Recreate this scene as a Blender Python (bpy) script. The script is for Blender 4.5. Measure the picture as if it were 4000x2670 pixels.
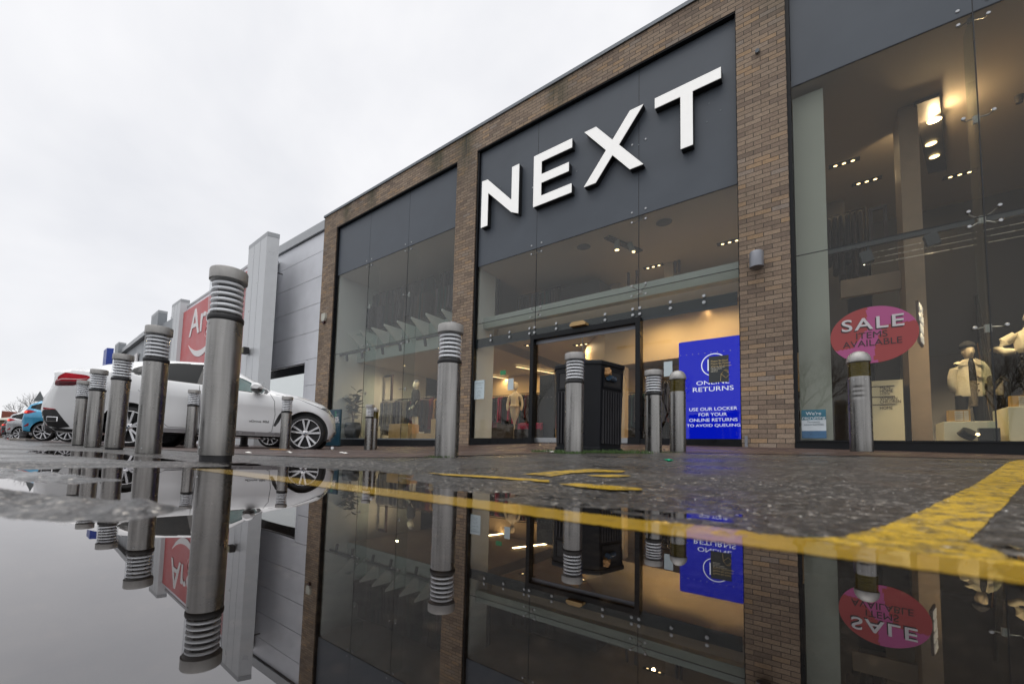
import bpy, bmesh, math, random
import numpy as np
from mathutils import Vector, Matrix
random.seed(7); RNG = np.random.RandomState(7)
for o in list(bpy.data.objects): bpy.data.objects.remove(o, do_unlink=True)
SC = bpy.context.scene
COL = SC.collection
R = math.radians
# ------------------------------------------------------------------ camera, sky, sun, exposure
# the camera as solved from the photograph (pixels of the 4000 x 2670 original)
FPX, CX, CY, PIT, ROL, YAW, CAMH = 1650.0, 1845.62, 1647.08, 0.071094, 0.030382, 0.684043, 0.1017
_c, _s = math.cos(YAW), math.sin(YAW)
_F = np.array([-_s*math.cos(PIT), _c*math.cos(PIT), math.sin(PIT)])
_R0 = np.array([_c, _s, 0.0]); _U0 = np.cross(_R0, _F)
_R = math.cos(ROL)*_R0 + math.sin(ROL)*_U0
_U = -math.sin(ROL)*_R0 + math.cos(ROL)*_U0
CAM = np.array([0, 0, CAMH])
cd = bpy.data.cameras.new('camera'); cam = bpy.data.objects.new('camera', cd); COL.objects.link(cam)
cam.matrix_world = Matrix(((_R[0], _U[0], -_F[0], 0), (_R[1], _U[1], -_F[1], 0), (_R[2], _U[2], -_F[2], CAMH), (0, 0, 0, 1)))
cd.sensor_width = 36.0; cd.sensor_fit = 'HORIZONTAL'; cd.lens = FPX*36/4000
cd.shift_x = (2000-CX)/4000.0; cd.shift_y = (CY-1335)/4000.0
cd.clip_start = 0.01; cd.clip_end = 2000
cd.dof.use_dof = True; cd.dof.focus_distance = 5.0; cd.dof.aperture_fstop = 2.8
SC.camera = cam
SC.view_settings.view_transform = 'Standard'; SC.view_settings.look = 'None'
SC.view_settings.exposure = 0.10; SC.view_settings.gamma = 1.0
SC.cycles.use_denoising = True
SC.cycles.max_bounces = 10; SC.cycles.transparent_max_bounces = 16; SC.cycles.glossy_bounces = 5
SC.cycles.sample_clamp_indirect = 4.0; SC.cycles.caustics_reflective = False; SC.cycles.caustics_refractive = False
W = bpy.data.worlds.new('World'); SC.world = W; W.use_nodes = True
nt = W.node_tree; nt.nodes.clear()
wo = nt.nodes.new('ShaderNodeOutputWorld'); add = nt.nodes.new('ShaderNodeAddShader')
b1 = nt.nodes.new('ShaderNodeBackground'); b2 = nt.nodes.new('ShaderNodeBackground')
sky = nt.nodes.new('ShaderNodeTexSky'); sky.sky_type = 'NISHITA'; sky.sun_disc = False
SUN_EL, SUN_AZ = R(79), R(205)      # behind the cloud, over the car park behind the camera
sky.sun_elevation = SUN_EL; sky.sun_rotation = SUN_AZ
nt.links.new(sky.outputs[0], b1.inputs[0]); b1.inputs[1].default_value = 0.006
tc = nt.nodes.new('ShaderNodeTexCoord'); mp = nt.nodes.new('ShaderNodeMapping'); mp.inputs['Scale'].default_value = (1.0, 1.0, 1.5)
n1 = nt.nodes.new('ShaderNodeTexNoise'); n1.inputs['Scale'].default_value = 1.5; n1.inputs['Detail'].default_value = 5; n1.inputs['Roughness'].default_value = 0.55
n1.inputs['Distortion'].default_value = 0.25
cr = nt.nodes.new('ShaderNodeValToRGB')
cr.color_ramp.elements[0].position = 0.30; cr.color_ramp.elements[0].color = (0.68, 0.69, 0.725, 1)
cr.color_ramp.elements[1].position = 0.66; cr.color_ramp.elements[1].color = (0.88, 0.875, 0.885, 1)
nt.links.new(tc.outputs['Generated'], mp.inputs[0]); nt.links.new(mp.outputs[0], n1.inputs[0])
nt.links.new(n1.outputs[0], cr.inputs[0]); nt.links.new(cr.outputs[0], b2.inputs[0]); b2.inputs[1].default_value = 1.05
nt.links.new(b1.outputs[0], add.inputs[0]); nt.links.new(b2.outputs[0], add.inputs[1]); nt.links.new(add.outputs[0], wo.inputs[0])
sd = bpy.data.lights.new('sun', 'SUN'); sd.energy = 1.5; sd.angle = R(62); sd.color = (1.0, 0.97, 0.93)
so = bpy.data.objects.new('sun', sd); COL.objects.link(so)
_d = Vector((math.sin(SUN_AZ)*math.cos(SUN_EL), math.cos(SUN_AZ)*math.cos(SUN_EL), math.sin(SUN_EL)))
so.rotation_euler = (-_d).to_track_quat('-Z', 'Y').to_euler()

# ------------------------------------------------------------------ measuring helpers: photograph pixel -> place in the world
def ray(px, py): return _F + _R*(px-CX)/FPX - _U*(py-CY)/FPX
def onY(px, py, Y):
    v = ray(px, py); return (v*(Y/v[1]) + CAM)
def onX(px, py, X):
    v = ray(px, py); return (v*(X/v[0]) + CAM)
def atD(px, py, d):        # at optical depth d
    return ray(px, py)*d + CAM
# ------------------------------------------------------------------ ground height
GX = np.array([-60, -14, -8, -4.5, -2, 0.4, 3, 40.]); GY = np.array([-60, -1, 0.8, 1.4, 2.5, 4, 6, 7.94, 30])
GT = np.array([  # rows = GY
 [.01, .01, .01, .01, .01, .01, .01, .01],
 [.006, .006, .006, .006, .006, .006, .01, .01],
 [.006, .006, .006, .005, .005, .006, .01, .01],
 [.006, .006, .007, .006, .018, .024, .03, .03],
 [.008, .010, .012, .022, .060, .062, .07, .07],
 [.010, .030, .046, .075, .122, .120, .12, .12],
 [.015, .060, .068, .120, .188, .188, .18, .18],
 [.040, .145, .215, .335, .330, .292, .235, .22],
 [.040, .145, .215, .335, .330, .292, .235, .22]])
BASIN = np.array([(-2.35, -2.0), (-2.2, -.6), (-2.04, .10), (-2.09, .30), (-2.11, .545), (-2.2, .80), (-2.62, .95), (-2.60, 1.12), (-2.13, 1.05), (-1.80, 1.16), (-1.66, 1.33), (-1.36, 1.2),
 (-.94, .955), (-.76, .88), (-.515, .775), (-.406, .783), (-.27, .80), (-.17, .765), (-.116, .745), (.05, .745), (.30, .73), (.6, .70), (1.4, .6), (1.8, -2.0)])
def sdpoly(P, x, y):
    d = np.full(x.shape, 1e9); ins = np.zeros(x.shape, bool); n = len(P)
    for i in range(n):
        ax, ay = P[i]; bx, by = P[(i+1) % n]
        ex, ey = bx-ax, by-ay
        t = np.clip(((x-ax)*ex+(y-ay)*ey)/(ex*ex+ey*ey), 0, 1)
        d = np.minimum(d, np.hypot(x-ax-t*ex, y-ay-t*ey))
        c = ((ay > y) != (by > y)) & (x < (bx-ax)*(y-ay)/(by-ay+1e-12)+ax)
        ins ^= c
    return np.where(ins, -d, d)
_T = RNG.rand(256, 256)
def vnoise(x, y):
    xi = np.floor(x).astype(int); yi = np.floor(y).astype(int); fx = x-xi; fy = y-yi
    fx = fx*fx*(3-2*fx); fy = fy*fy*(3-2*fy)
    a = _T[xi % 256, yi % 256]; b = _T[(xi+1) % 256, yi % 256]; c = _T[xi % 256, (yi+1) % 256]; d = _T[(xi+1) % 256, (yi+1) % 256]
    return (a*(1-fx)+b*fx)*(1-fy)+(c*(1-fx)+d*fx)*fy - .5
def seg(x, y, ax, ay, bx, by):
    ex, ey = bx-ax, by-ay; t = np.clip(((x-ax)*ex+(y-ay)*ey)/(ex*ex+ey*ey), 0, 1)
    return np.hypot(x-ax-t*ex, y-ay-t*ey)
def ground(x, y, fine=True):
    x = np.asarray(x, float); y = np.asarray(y, float)
    i = np.clip(np.searchsorted(GX, x)-1, 0, len(GX)-2); j = np.clip(np.searchsorted(GY, y)-1, 0, len(GY)-2)
    fx = np.clip((x-GX[i])/(GX[i+1]-GX[i]), 0, 1); fy = np.clip((y-GY[j])/(GY[j+1]-GY[j]), 0, 1)
    g = (GT[j, i]*(1-fx)+GT[j, i+1]*fx)*(1-fy)+(GT[j+1, i]*(1-fx)+GT[j+1, i+1]*fx)*fy
    sd_ = sdpoly(BASIN, x, y)
    slp = np.interp(x, [-1.6, -.6], [.030, .010]); g = np.minimum(g, np.maximum(sd_, 0)*slp+np.maximum(sd_-.25, 0)*.06+.0004)
    g = np.where(sd_ < 0, np.maximum(sd_*.02, -.0055), g)
    near = np.clip(1-(np.hypot(x+1, y-.5)-3)/6, 0, 1)
    isl = .0185*np.exp(-(seg(x, y, -2.0, .0, -1.45, .23)/.075)**2) + .0195*np.exp(-(seg(x, y, -1.2, -.02, -.80, .155)/.085)**2)
    g = g + isl*(.78+.8*vnoise(x*11+3, y*26)+.5*vnoise(x*31, y*60))
    g = g - .014*np.exp(-((x+4.5)/.95)**2-((y-.62)/.26)**2)      # a second, small puddle
    g = g - .010*np.exp(-((x+3.2)/.5)**2-((y-.75)/.18)**2)
    if fine:
        g = g + near*(.0026*vnoise(x*7, y*7)+.0030*vnoise(x*21+5, y*23)+.0022*vnoise(x*62, y*70+9)+.0016*vnoise(x*160, y*160))*np.where(sd_ < -.12, .3, 1)
    return g
def gz(x, y): return float(ground(np.array([x]), np.array([y]), False)[0])
def onG(px, py):           # first hit of a photograph pixel with the ground
    v = ray(px, py); v = v/np.hypot(v[0], v[1]); t = .3
    while t < 40:
        P = CAM+v*t
        if P[2] <= gz(P[0], P[1]): return P
        t += .01+t*.004
    return CAM+v*t
# ------------------------------------------------------------------ materials
def mat(name): 
    m = bpy.data.materials.new(name); m.use_nodes = True; m.node_tree.nodes.clear()
    return m, m.node_tree
def N(t, kind, **kw):
    n = t.nodes.new('ShaderNode'+kind)
    for k, v in kw.items():
        if k.startswith('i_'): n.inputs[int(k[2:])].default_value = v
        else: setattr(n, k, v)
    return n
def L(t, a, b): t.links.new(a, b)
def simple(name, col, rough=.5, metal=0., var=.12, vscale=6., bump=0., bscale=60., emit=None, estr=0., coat=0., spec=.5, rvar=.1):
    m, t = mat(name); out = N(t, 'OutputMaterial'); p = N(t, 'BsdfPrincipled'); L(t, p.outputs[0], out.inputs[0])
    tc = N(t, 'TexCoord'); n = N(t, 'TexNoise'); n.inputs['Scale'].default_value = vscale; n.inputs['Detail'].default_value = 6
    L(t, tc.outputs['Object'], n.inputs['Vector'])
    mr = N(t, 'MapRange'); mr.inputs[1].default_value = .25; mr.inputs[2].default_value = .75; mr.inputs[3].default_value = 1-var; mr.inputs[4].default_value = 1+var
    L(t, n.outputs[0], mr.inputs[0])
    mx = N(t, 'VectorMath', operation='SCALE'); mx.inputs[0].default_value = col[:3]; L(t, mr.outputs[0], mx.inputs['Scale'])
    L(t, mx.outputs[0], p.inputs['Base Color'])
    p.inputs['Metallic'].default_value = metal; p.inputs['Specular IOR Level'].default_value = spec
    mr2 = N(t, 'MapRange'); mr2.inputs[1].default_value = .3; mr2.inputs[2].default_value = .7; mr2.inputs[3].default_value = max(0, rough-rvar); mr2.inputs[4].default_value = min(1, rough+rvar)
    L(t, n.outputs[0], mr2.inputs[0]); L(t, mr2.outputs[0], p.inputs['Roughness'])
    if coat: p.inputs['Coat Weight'].default_value = coat; p.inputs['Coat Roughness'].default_value = .03
    if bump:
        n2 = N(t, 'TexNoise'); n2.inputs['Scale'].default_value = bscale; n2.inputs['Detail'].default_value = 5; L(t, tc.outputs['Object'], n2.inputs['Vector'])
        b = N(t, 'Bump'); b.inputs['Strength'].default_value = bump; b.inputs['Distance'].default_value = .01; L(t, n2.outputs[0], b.inputs['Height']); L(t, b.outputs[0], p.inputs['Normal'])
    if emit: p.inputs['Emission Color'].default_value = (*emit, 1); p.inputs['Emission Strength'].default_value = estr
    return m
def mathn(t, op, a, b=None, c=None):
    n = N(t, 'Math', operation=op)
    for i, v in enumerate((a, b, c)):
        if v is None: continue
        if isinstance(v, (int, float)): n.inputs[i].default_value = v
        else: L(t, v, n.inputs[i])
    return n.outputs[0]
def glassmat(name, tint=(1, 1, 1), ior=1.5, k=1.6, rough=.0, dirt=0., haze=0.):
    m, t = mat(name); out = N(t, 'OutputMaterial'); tr = N(t, 'BsdfTransparent'); gl = N(t, 'BsdfGlossy'); mx = N(t, 'MixShader'); fr = N(t, 'Fresnel')
    bk = N(t, 'NewGeometry'); pw_ = N(t, 'Math', operation='POWER'); pw_.inputs[0].default_value = ior
    L(t, mathn(t, 'SUBTRACT', 1, mathn(t, 'MULTIPLY', bk.outputs['Backfacing'], 2)), pw_.inputs[1]); L(t, pw_.outputs[0], fr.inputs[0]); tr.inputs[0].default_value = (*tint, 1); gl.inputs['Roughness'].default_value = rough
    mu = N(t, 'Math', operation='MULTIPLY', use_clamp=True); mu.inputs[1].default_value = k
    L(t, fr.outputs[0], mu.inputs[0]); L(t, mu.outputs[0], mx.inputs[0]); L(t, tr.outputs[0], mx.inputs[1]); L(t, gl.outputs[0], mx.inputs[2])
    last = mx
    if haze:
        df = N(t, 'BsdfDiffuse'); df.inputs[0].default_value = (.55, .56, .55, 1); mh = N(t, 'MixShader')
        tc = N(t, 'TexCoord'); mp = N(t, 'Mapping'); mp.inputs['Scale'].default_value = (9, 9, .8); n = N(t, 'TexNoise'); n.inputs['Scale'].default_value = 1.3; n.inputs['Detail'].default_value = 6
        L(t, tc.outputs['Object'], mp.inputs[0]); L(t, mp.outputs[0], n.inputs['Vector'])
        mr = N(t, 'MapRange'); mr.inputs[1].default_value = .35; mr.inputs[2].default_value = .8; mr.inputs[3].default_value = haze*.5; mr.inputs[4].default_value = haze*1.6
        L(t, n.outputs[0], mr.inputs[0]); L(t, mr.outputs[0], mh.inputs[0]); L(t, mx.outputs[0], mh.inputs[1]); L(t, df.outputs[0], mh.inputs[2]); last = mh
    L(t, last.outputs[0], out.inputs[0]); return m
def emis(name, col, s):
    m, t = mat(name); out = N(t, 'OutputMaterial'); e = N(t, 'Emission'); e.inputs[0].default_value = (*col, 1); e.inputs[1].default_value = s; L(t, e.outputs[0], out.inputs[0]); return m
def brickmat(name, bw=.225, bh=.075, mo=.010, ramp=None, mortar=(.085, .070, .055), stain=True, paving=False, rough=.85):
    m, t = mat(name); out = N(t, 'OutputMaterial'); p = N(t, 'BsdfPrincipled'); L(t, p.outputs[0], out.inputs[0])
    ge = N(t, 'NewGeometry'); sp = N(t, 'SeparateXYZ'); L(t, ge.outputs['Position'], sp.inputs[0]); sn = N(t, 'SeparateXYZ'); L(t, ge.outputs['Normal'], sn.inputs[0])
    x, y, z = sp.outputs
    if paving: u, v = x, y
    else:
        sel = mathn(t, 'GREATER_THAN', mathn(t, 'ABSOLUTE', sn.outputs[0]), .5)
        soff = mathn(t, 'GREATER_THAN', mathn(t, 'ABSOLUTE', sn.outputs[2]), .5)
        u = mathn(t, 'ADD', mathn(t, 'MULTIPLY', x, mathn(t, 'SUBTRACT', 1, sel)), mathn(t, 'MULTIPLY', mathn(t, 'ADD', y, .105), sel))
        u = mathn(t, 'ADD', u, .02)
        v = mathn(t, 'ADD', mathn(t, 'MULTIPLY', z, mathn(t, 'SUBTRACT', 1, soff)), mathn(t, 'MULTIPLY', y, soff))
    rv = mathn(t, 'DIVIDE', v, bh); row = mathn(t, 'FLOOR', rv); fv = mathn(t, 'SUBTRACT', rv, row)
    half = mathn(t, 'MULTIPLY', mathn(t, 'MODULO', mathn(t, 'ABSOLUTE', row), 2), .5)
    ru = mathn(t, 'ADD', mathn(t, 'DIVIDE', u, bw), half); colm = mathn(t, 'FLOOR', ru); fu = mathn(t, 'SUBTRACT', ru, colm)
    cb = N(t, 'CombineXYZ'); L(t, colm, cb.inputs[0]); L(t, row, cb.inputs[1])
    wn = N(t, 'TexWhiteNoise', noise_dimensions='3D'); L(t, cb.outputs[0], wn.inputs[0])
    rp = N(t, 'ValToRGB'); el = rp.color_ramp.elements
    ramp = ramp or [(0, (.20, .150, .115)), (.2, (.25, .185, .138)), (.5, (.30, .225, .162)), (.75, (.335, .255, .188)), (.90, (.38, .255, .150)), (1, (.29, .24, .20))]
    el[0].position = ramp[0][0]; el[0].color = (*ramp[0][1], 1); el[1].position = ramp[-1][0]; el[1].color = (*ramp[-1][1], 1)
    for q, c in ramp[1:-1]: e = el.new(q); e.color = (*c, 1)
    L(t, wn.outputs['Value'], rp.inputs[0])
    n = N(t, 'TexNoise'); n.inputs['Scale'].default_value = 55; n.inputs['Detail'].default_value = 6; n.inputs['Roughness'].default_value = .7; L(t, ge.outputs['Position'], n.inputs['Vector'])
    mr = N(t, 'MapRange'); mr.inputs[1].default_value = .3; mr.inputs[2].default_value = .7; mr.inputs[3].default_value = .72; mr.inputs[4].default_value = 1.25; L(t, n.outputs[0], mr.inputs[0])
    sc = N(t, 'VectorMath', operation='SCALE'); L(t, rp.outputs[0], sc.inputs[0]); L(t, mr.outputs[0], sc.inputs['Scale'])
    # mortar mask
    mu = mo/bw/2; mv = mo/bh/2
    mk = mathn(t, 'MULTIPLY', mathn(t, 'MULTIPLY', mathn(t, 'GREATER_THAN', fu, mu), mathn(t, 'LESS_THAN', fu, 1-mu)), mathn(t, 'MULTIPLY', mathn(t, 'GREATER_THAN', fv, mv), mathn(t, 'LESS_THAN', fv, 1-mv)))
    mc = N(t, 'MixRGB'); L(t, mk, mc.inputs[0]); mc.inputs[1].default_value = (*mortar, 1); L(t, sc.outputs[0], mc.inputs[2])
    col = mc.outputs[0]
    n2 = N(t, 'TexNoise'); n2.inputs['Scale'].default_value = .8; n2.inputs['Detail'].default_value = 5; L(t, ge.outputs['Position'], n2.inputs['Vector'])
    mr2 = N(t, 'MapRange'); mr2.inputs[1].default_value = .35; mr2.inputs[2].default_value = .7; mr2.inputs[3].default_value = .82; mr2.inputs[4].default_value = 1.12; L(t, n2.outputs[0], mr2.inputs[0])
    s2 = N(t, 'VectorMath', operation='SCALE'); L(t, col, s2.inputs[0]); L(t, mr2.outputs[0], s2.inputs['Scale']); col = s2.outputs[0]
    if stain:   # algae run-off streaks of a fixed place below the coping
        mm = None
        for cx_, w_ in ((-10.95, .22), (-8.0, .35), (-4.3, .25), (-7.0, .3), (-.35, .22), (-12.3, .2)):
            g = mathn(t, 'POWER', 2.718, mathn(t, 'MULTIPLY', mathn(t, 'POWER', mathn(t, 'DIVIDE', mathn(t, 'ABSOLUTE', mathn(t, 'SUBTRACT', x, cx_)), w_), 2), -1))
            mm = g if mm is None else mathn(t, 'ADD', mm, g)
        zf = N(t, 'MapRange'); zf.inputs[1].default_value = 7.0; zf.inputs[2].default_value = 8.2; L(t, z, zf.inputs[0])
        n3 = N(t, 'TexNoise'); mp3 = N(t, 'Mapping'); mp3.inputs['Scale'].default_value = (9, 9, 1.3); L(t, ge.outputs['Position'], mp3.inputs[0]); L(t, mp3.outputs[0], n3.inputs['Vector']); n3.inputs['Scale'].default_value = 1.0; n3.inputs['Detail'].default_value = 7
        f = mathn(t, 'MULTIPLY', mathn(t, 'MULTIPLY', mm, zf.outputs[0]), mathn(t, 'MULTIPLY', n3.outputs[0], 1.3)); f = mathn(t, 'MINIMUM', f, .8)
        ms = N(t, 'MixRGB'); L(t, f, ms.inputs[0]); L(t, col, ms.inputs[1]); ms.inputs[2].default_value = (.045, .05, .025, 1); col = ms.outputs[0]
    L(t, col, p.inputs['Base Color']); p.inputs['Roughness'].default_value = rough
    hb = mathn(t, 'ADD', mk, mathn(t, 'MULTIPLY', n.outputs[0], .5)); b = N(t, 'Bump'); b.inputs['Strength'].default_value = .9; b.inputs['Distance'].default_value = .006
    L(t, hb, b.inputs['Height']); L(t, b.outputs[0], p.inputs['Normal'])
    if paving:
        nw = N(t, 'TexNoise'); nw.inputs['Scale'].default_value = 1.4; nw.inputs['Detail'].default_value = 5; L(t, ge.outputs['Position'], nw.inputs['Vector'])
        m4 = N(t, 'MapRange'); m4.inputs[1].default_value = .4; m4.inputs[2].default_value = .65; m4.inputs[3].default_value = .28; m4.inputs[4].default_value = .7; L(t, nw.outputs[0], m4.inputs[0]); L(t, m4.outputs[0], p.inputs['Roughness'])
    return m
def asphaltmat(name, paint=None, wet=False):
    m, t = mat(name); out = N(t, 'OutputMaterial'); p = N(t, 'BsdfPrincipled'); L(t, p.outputs[0], out.inputs[0])
    ge = N(t, 'NewGeometry'); sp = N(t, 'SeparateXYZ'); L(t, ge.outputs['Position'], sp.inputs[0])
    vo = N(t, 'TexVoronoi'); vo.inputs['Scale'].default_value = 150; L(t, ge.outputs['Position'], vo.inputs['Vector'])
    wn = N(t, 'TexWhiteNoise', noise_dimensions='3D'); L(t, vo.outputs['Color'], wn.inputs[0])
    rp = N(t, 'ValToRGB'); el = rp.color_ramp.elements; el[0].color = (.016, .015, .015, 1); el[0].position = 0; el[1].position = 1; el[1].color = (.27, .25, .22, 1)
    for q, c in ((.45, (.030, .028, .026)), (.8, (.055, .050, .046)), (.93, (.10, .092, .084))): e = el.new(q); e.color = (*c, 1)
    L(t, wn.outputs['Value'], rp.inputs[0])
    n = N(t, 'TexNoise'); n.inputs['Scale'].default_value = 2.2; n.inputs['Detail'].default_value = 7; L(t, ge.outputs['Position'], n.inputs['Vector'])
    mr = N(t, 'MapRange'); mr.inputs[1].default_value = .3; mr.inputs[2].default_value = .7; mr.inputs[3].default_value = .7; mr.inputs[4].default_value = 1.3; L(t, n.outputs[0], mr.inputs[0])
    s = N(t, 'VectorMath', operation='SCALE'); L(t, rp.outputs[0], s.inputs[0]); L(t, mr.outputs[0], s.inputs['Scale']); col = s.outputs[0]
    vo2 = N(t, 'TexVoronoi'); vo2.inputs['Scale'].default_value = 62; L(t, ge.outputs['Position'], vo2.inputs['Vector']); wn2 = N(t, 'TexWhiteNoise', noise_dimensions='3D'); L(t, vo2.outputs['Color'], wn2.inputs[0])
    g2 = N(t, 'MapRange'); g2.inputs[1].default_value = .0; g2.inputs[2].default_value = 1.; g2.inputs[3].default_value = .12; g2.inputs[4].default_value = 2.3; L(t, mathn(t, 'POWER', wn2.outputs['Value'], 2.2), g2.inputs[0]); sg2 = N(t, 'VectorMath', operation='SCALE'); L(t, col, sg2.inputs[0]); L(t, g2.outputs[0], sg2.inputs['Scale']); col = sg2.outputs[0]
    p.inputs['Coat Weight'].default_value = .30; p.inputs['Coat IOR'].default_value = 1.4
    nb = N(t, 'TexNoise'); nb.inputs['Scale'].default_value = 300; nb.inputs['Detail'].default_value = 3; L(t, ge.outputs['Position'], nb.inputs['Vector'])
    if paint:
        nn = N(t, 'TexNoise'); nn.inputs['Scale'].default_value = 26; nn.inputs['Detail'].default_value = 9; nn.inputs['Roughness'].default_value = .75; L(t, ge.outputs['Position'], nn.inputs['Vector'])
        w = N(t, 'MapRange'); w.inputs[1].default_value = (.56 if wet else .455); w.inputs[2].default_value = (.70 if wet else .60); w.inputs[3].default_value = 1; w.inputs[4].default_value = .12; L(t, nn.outputs[0], w.inputs[0])
        sc2 = N(t, 'VectorMath', operation='SCALE'); sc2.inputs[0].default_value = paint; mp2 = N(t, 'MapRange'); mp2.inputs[3].default_value = .55; mp2.inputs[4].default_value = 1.3; L(t, nb.outputs[0], mp2.inputs[0]); L(t, mp2.outputs[0], sc2.inputs['Scale'])
        mx = N(t, 'MixRGB'); L(t, w.outputs[0], mx.inputs[0]); L(t, col, mx.inputs[1]); L(t, sc2.outputs[0], mx.inputs[2]); col = mx.outputs[0]
    L(t, col, p.inputs['Base Color'])
    # wetness: lower roughness in the damp patches
    nw = N(t, 'TexNoise'); nw.inputs['Scale'].default_value = 1.7; nw.inputs['Detail'].default_value = 4; mpw = N(t, 'Mapping'); mpw.inputs['Location'].default_value = (3.1, 1.7, 0); L(t, ge.outputs['Position'], mpw.inputs[0]); L(t, mpw.outputs[0], nw.inputs['Vector'])
    rr = N(t, 'MapRange'); rr.inputs[1].default_value = .38; rr.inputs[2].default_value = .62; rr.inputs[3].default_value = .24; rr.inputs[4].default_value = .52; L(t, nw.outputs[0], rr.inputs[0])
    L(t, rr.outputs[0], p.inputs['Roughness']); L(t, rr.outputs[0], p.inputs['Coat Roughness']); p.inputs['Specular IOR Level'].default_value = .5
    hb = mathn(t, 'ADD', mathn(t, 'ADD', mathn(t, 'MULTIPLY', vo.outputs['Distance'], -1.0), mathn(t, 'MULTIPLY', vo2.outputs['Distance'], -1.6)), mathn(t, 'MULTIPLY', nb.outputs[0], .35))
    b = N(t, 'Bump'); b.inputs['Strength'].default_value = .75; b.inputs['Distance'].default_value = .004; L(t, hb, b.inputs['Height']); L(t, b.outputs[0], p.inputs['Normal'])
    if wet: b.inputs['Strength'].default_value = .15; p.inputs['Coat Weight'].default_value = 1.0; t.links.remove(p.inputs['Coat Roughness'].links[0]); p.inputs['Coat Roughness'].default_value = .025
    return m
def steelmat(name, base=.275, rough=.27, tint=(1, .975, .94), dirt=True):
    m, t = mat(name); out = N(t, 'OutputMaterial'); p = N(t, 'BsdfPrincipled'); L(t, p.outputs[0], out.inputs[0])
    tc = N(t, 'TexCoord'); ge = N(t, 'NewGeometry'); n = N(t, 'TexNoise'); n.inputs['Scale'].default_value = 7; n.inputs['Detail'].default_value = 8; L(t, ge.outputs['Position'], n.inputs['Vector'])
    mp = N(t, 'Mapping'); mp.inputs['Scale'].default_value = (4, 4, 320); n2 = N(t, 'TexNoise'); n2.inputs['Scale'].default_value = 1; n2.inputs['Detail'].default_value = 3; L(t, tc.outputs['Object'], mp.inputs[0]); L(t, mp.outputs[0], n2.inputs['Vector'])
    mr = N(t, 'MapRange'); mr.inputs[1].default_value = .3; mr.inputs[2].default_value = .72; mr.inputs[3].default_value = .90; mr.inputs[4].default_value = 1.06; L(t, n.outputs[0], mr.inputs[0])
    mr2 = N(t, 'MapRange'); mr2.inputs[3].default_value = .92; mr2.inputs[4].default_value = 1.08; L(t, n2.outputs[0], mr2.inputs[0])
    s = N(t, 'VectorMath', operation='SCALE'); s.inputs[0].default_value = tuple(base*c for c in tint); mp5 = N(t, 'Mapping'); mp5.inputs['Scale'].default_value = (34, 34, 1.6); n5 = N(t, 'TexNoise'); n5.inputs['Scale'].default_value = 1; n5.inputs['Detail'].default_value = 4; L(t, ge.outputs['Position'], mp5.inputs[0]); L(t, mp5.outputs[0], n5.inputs['Vector']); mr5 = N(t, 'MapRange'); mr5.inputs[1].default_value = .3; mr5.inputs[2].default_value = .7; mr5.inputs[3].default_value = .74; mr5.inputs[4].default_value = 1.15; L(t, n5.outputs[0], mr5.inputs[0]); L(t, mathn(t, 'MULTIPLY', mr5.outputs[0], mathn(t, 'MULTIPLY', mr.outputs[0], mr2.outputs[0])), s.inputs['Scale'])
    col = s.outputs[0]
    if dirt:
        sp = N(t, 'SeparateXYZ'); L(t, tc.outputs['Object'], sp.inputs[0]); d = N(t, 'MapRange'); d.inputs[1].default_value = .12; d.inputs[2].default_value = 0; d.inputs[3].default_value = 0; d.inputs[4].default_value = .6; L(t, sp.outputs[2], d.inputs[0])
        mx = N(t, 'MixRGB'); L(t, mathn(t, 'MULTIPLY', d.outputs[0], n.outputs[0]), mx.inputs[0]); L(t, col, mx.inputs[1]); mx.inputs[2].default_value = (.03, .03, .02, 1); col = mx.outputs[0]
    L(t, col, p.inputs['Base Color']); p.inputs['Metallic'].default_value = 1
    r = N(t, 'MapRange'); r.inputs[1].default_value = .3; r.inputs[2].default_value = .7; r.inputs[3].default_value = rough-.05; r.inputs[4].default_value = rough+.08; L(t, n.outputs[0], r.inputs[0]); L(t, r.outputs[0], p.inputs['Roughness'])
    p.inputs['Anisotropic'].default_value = .5
    return m
M = {}
M['brick'] = brickmat('brick')
M['paving'] = brickmat('paving_blocks', .20, .10, .007, [(0, (.05, .032, .028)), (.5, (.075, .045, .038)), (1, (.095, .06, .05))], (.03, .025, .022), False, True, .5)
M['asphalt'] = asphaltmat('asphalt'); M['yellow'] = asphaltmat('yellow_paint', (.56, .35, .008)); M['whiteline'] = asphaltmat('white_paint', (.6, .6, .57))
M['steel'] = steelmat('brushed_steel'); M['cap'] = simple('cast_aluminium', (.37, .362, .35), .45, .6, .14, 26, .3, 260)
M['louvre'] = simple('louvre_white', (.86, .87, .89), .25, .1, .03); M['core'] = simple('lamp_core', (.10, .10, .12), .35, .2)
M['lens'] = glassmat('clear_lens', (.95, .96, .97), 1.45, .9); M['amber'] = glassmat('amber_lens', (.80, .74, .42), 1.45, .8); M['amber_in'] = simple('amber_inner', (.19, .17, .085), .5, 0, .3, 40)
M['rubber'] = simple('rubber', (.012, .012, .014), .5); M['black'] = simple('black_paint', (.008, .009, .012), .42, 0, .2, spec=.25); M['ribgrey'] = simple('bin_rib', (.030, .030, .034), .45, 0, .2, spec=.3)
M['blackframe'] = simple('black_frame', (.006, .007, .009), .35, 0, .2, spec=.25)
M['coping'] = simple('grey_coping', (.16, .18, .20), .45, .3, .15, 3)
M['panel'] = simple('dark_spandrel_glass', (.082, .097, .118), .42, 0, .10, 1.3, spec=.4, rvar=.04)
M['joint'] = simple('sealant_joint', (.015, .017, .02), .5)
M['glass'] = glassmat('shop_glass', (.88, .875, .84), 1.5, .62, 0, haze=.006)
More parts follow.
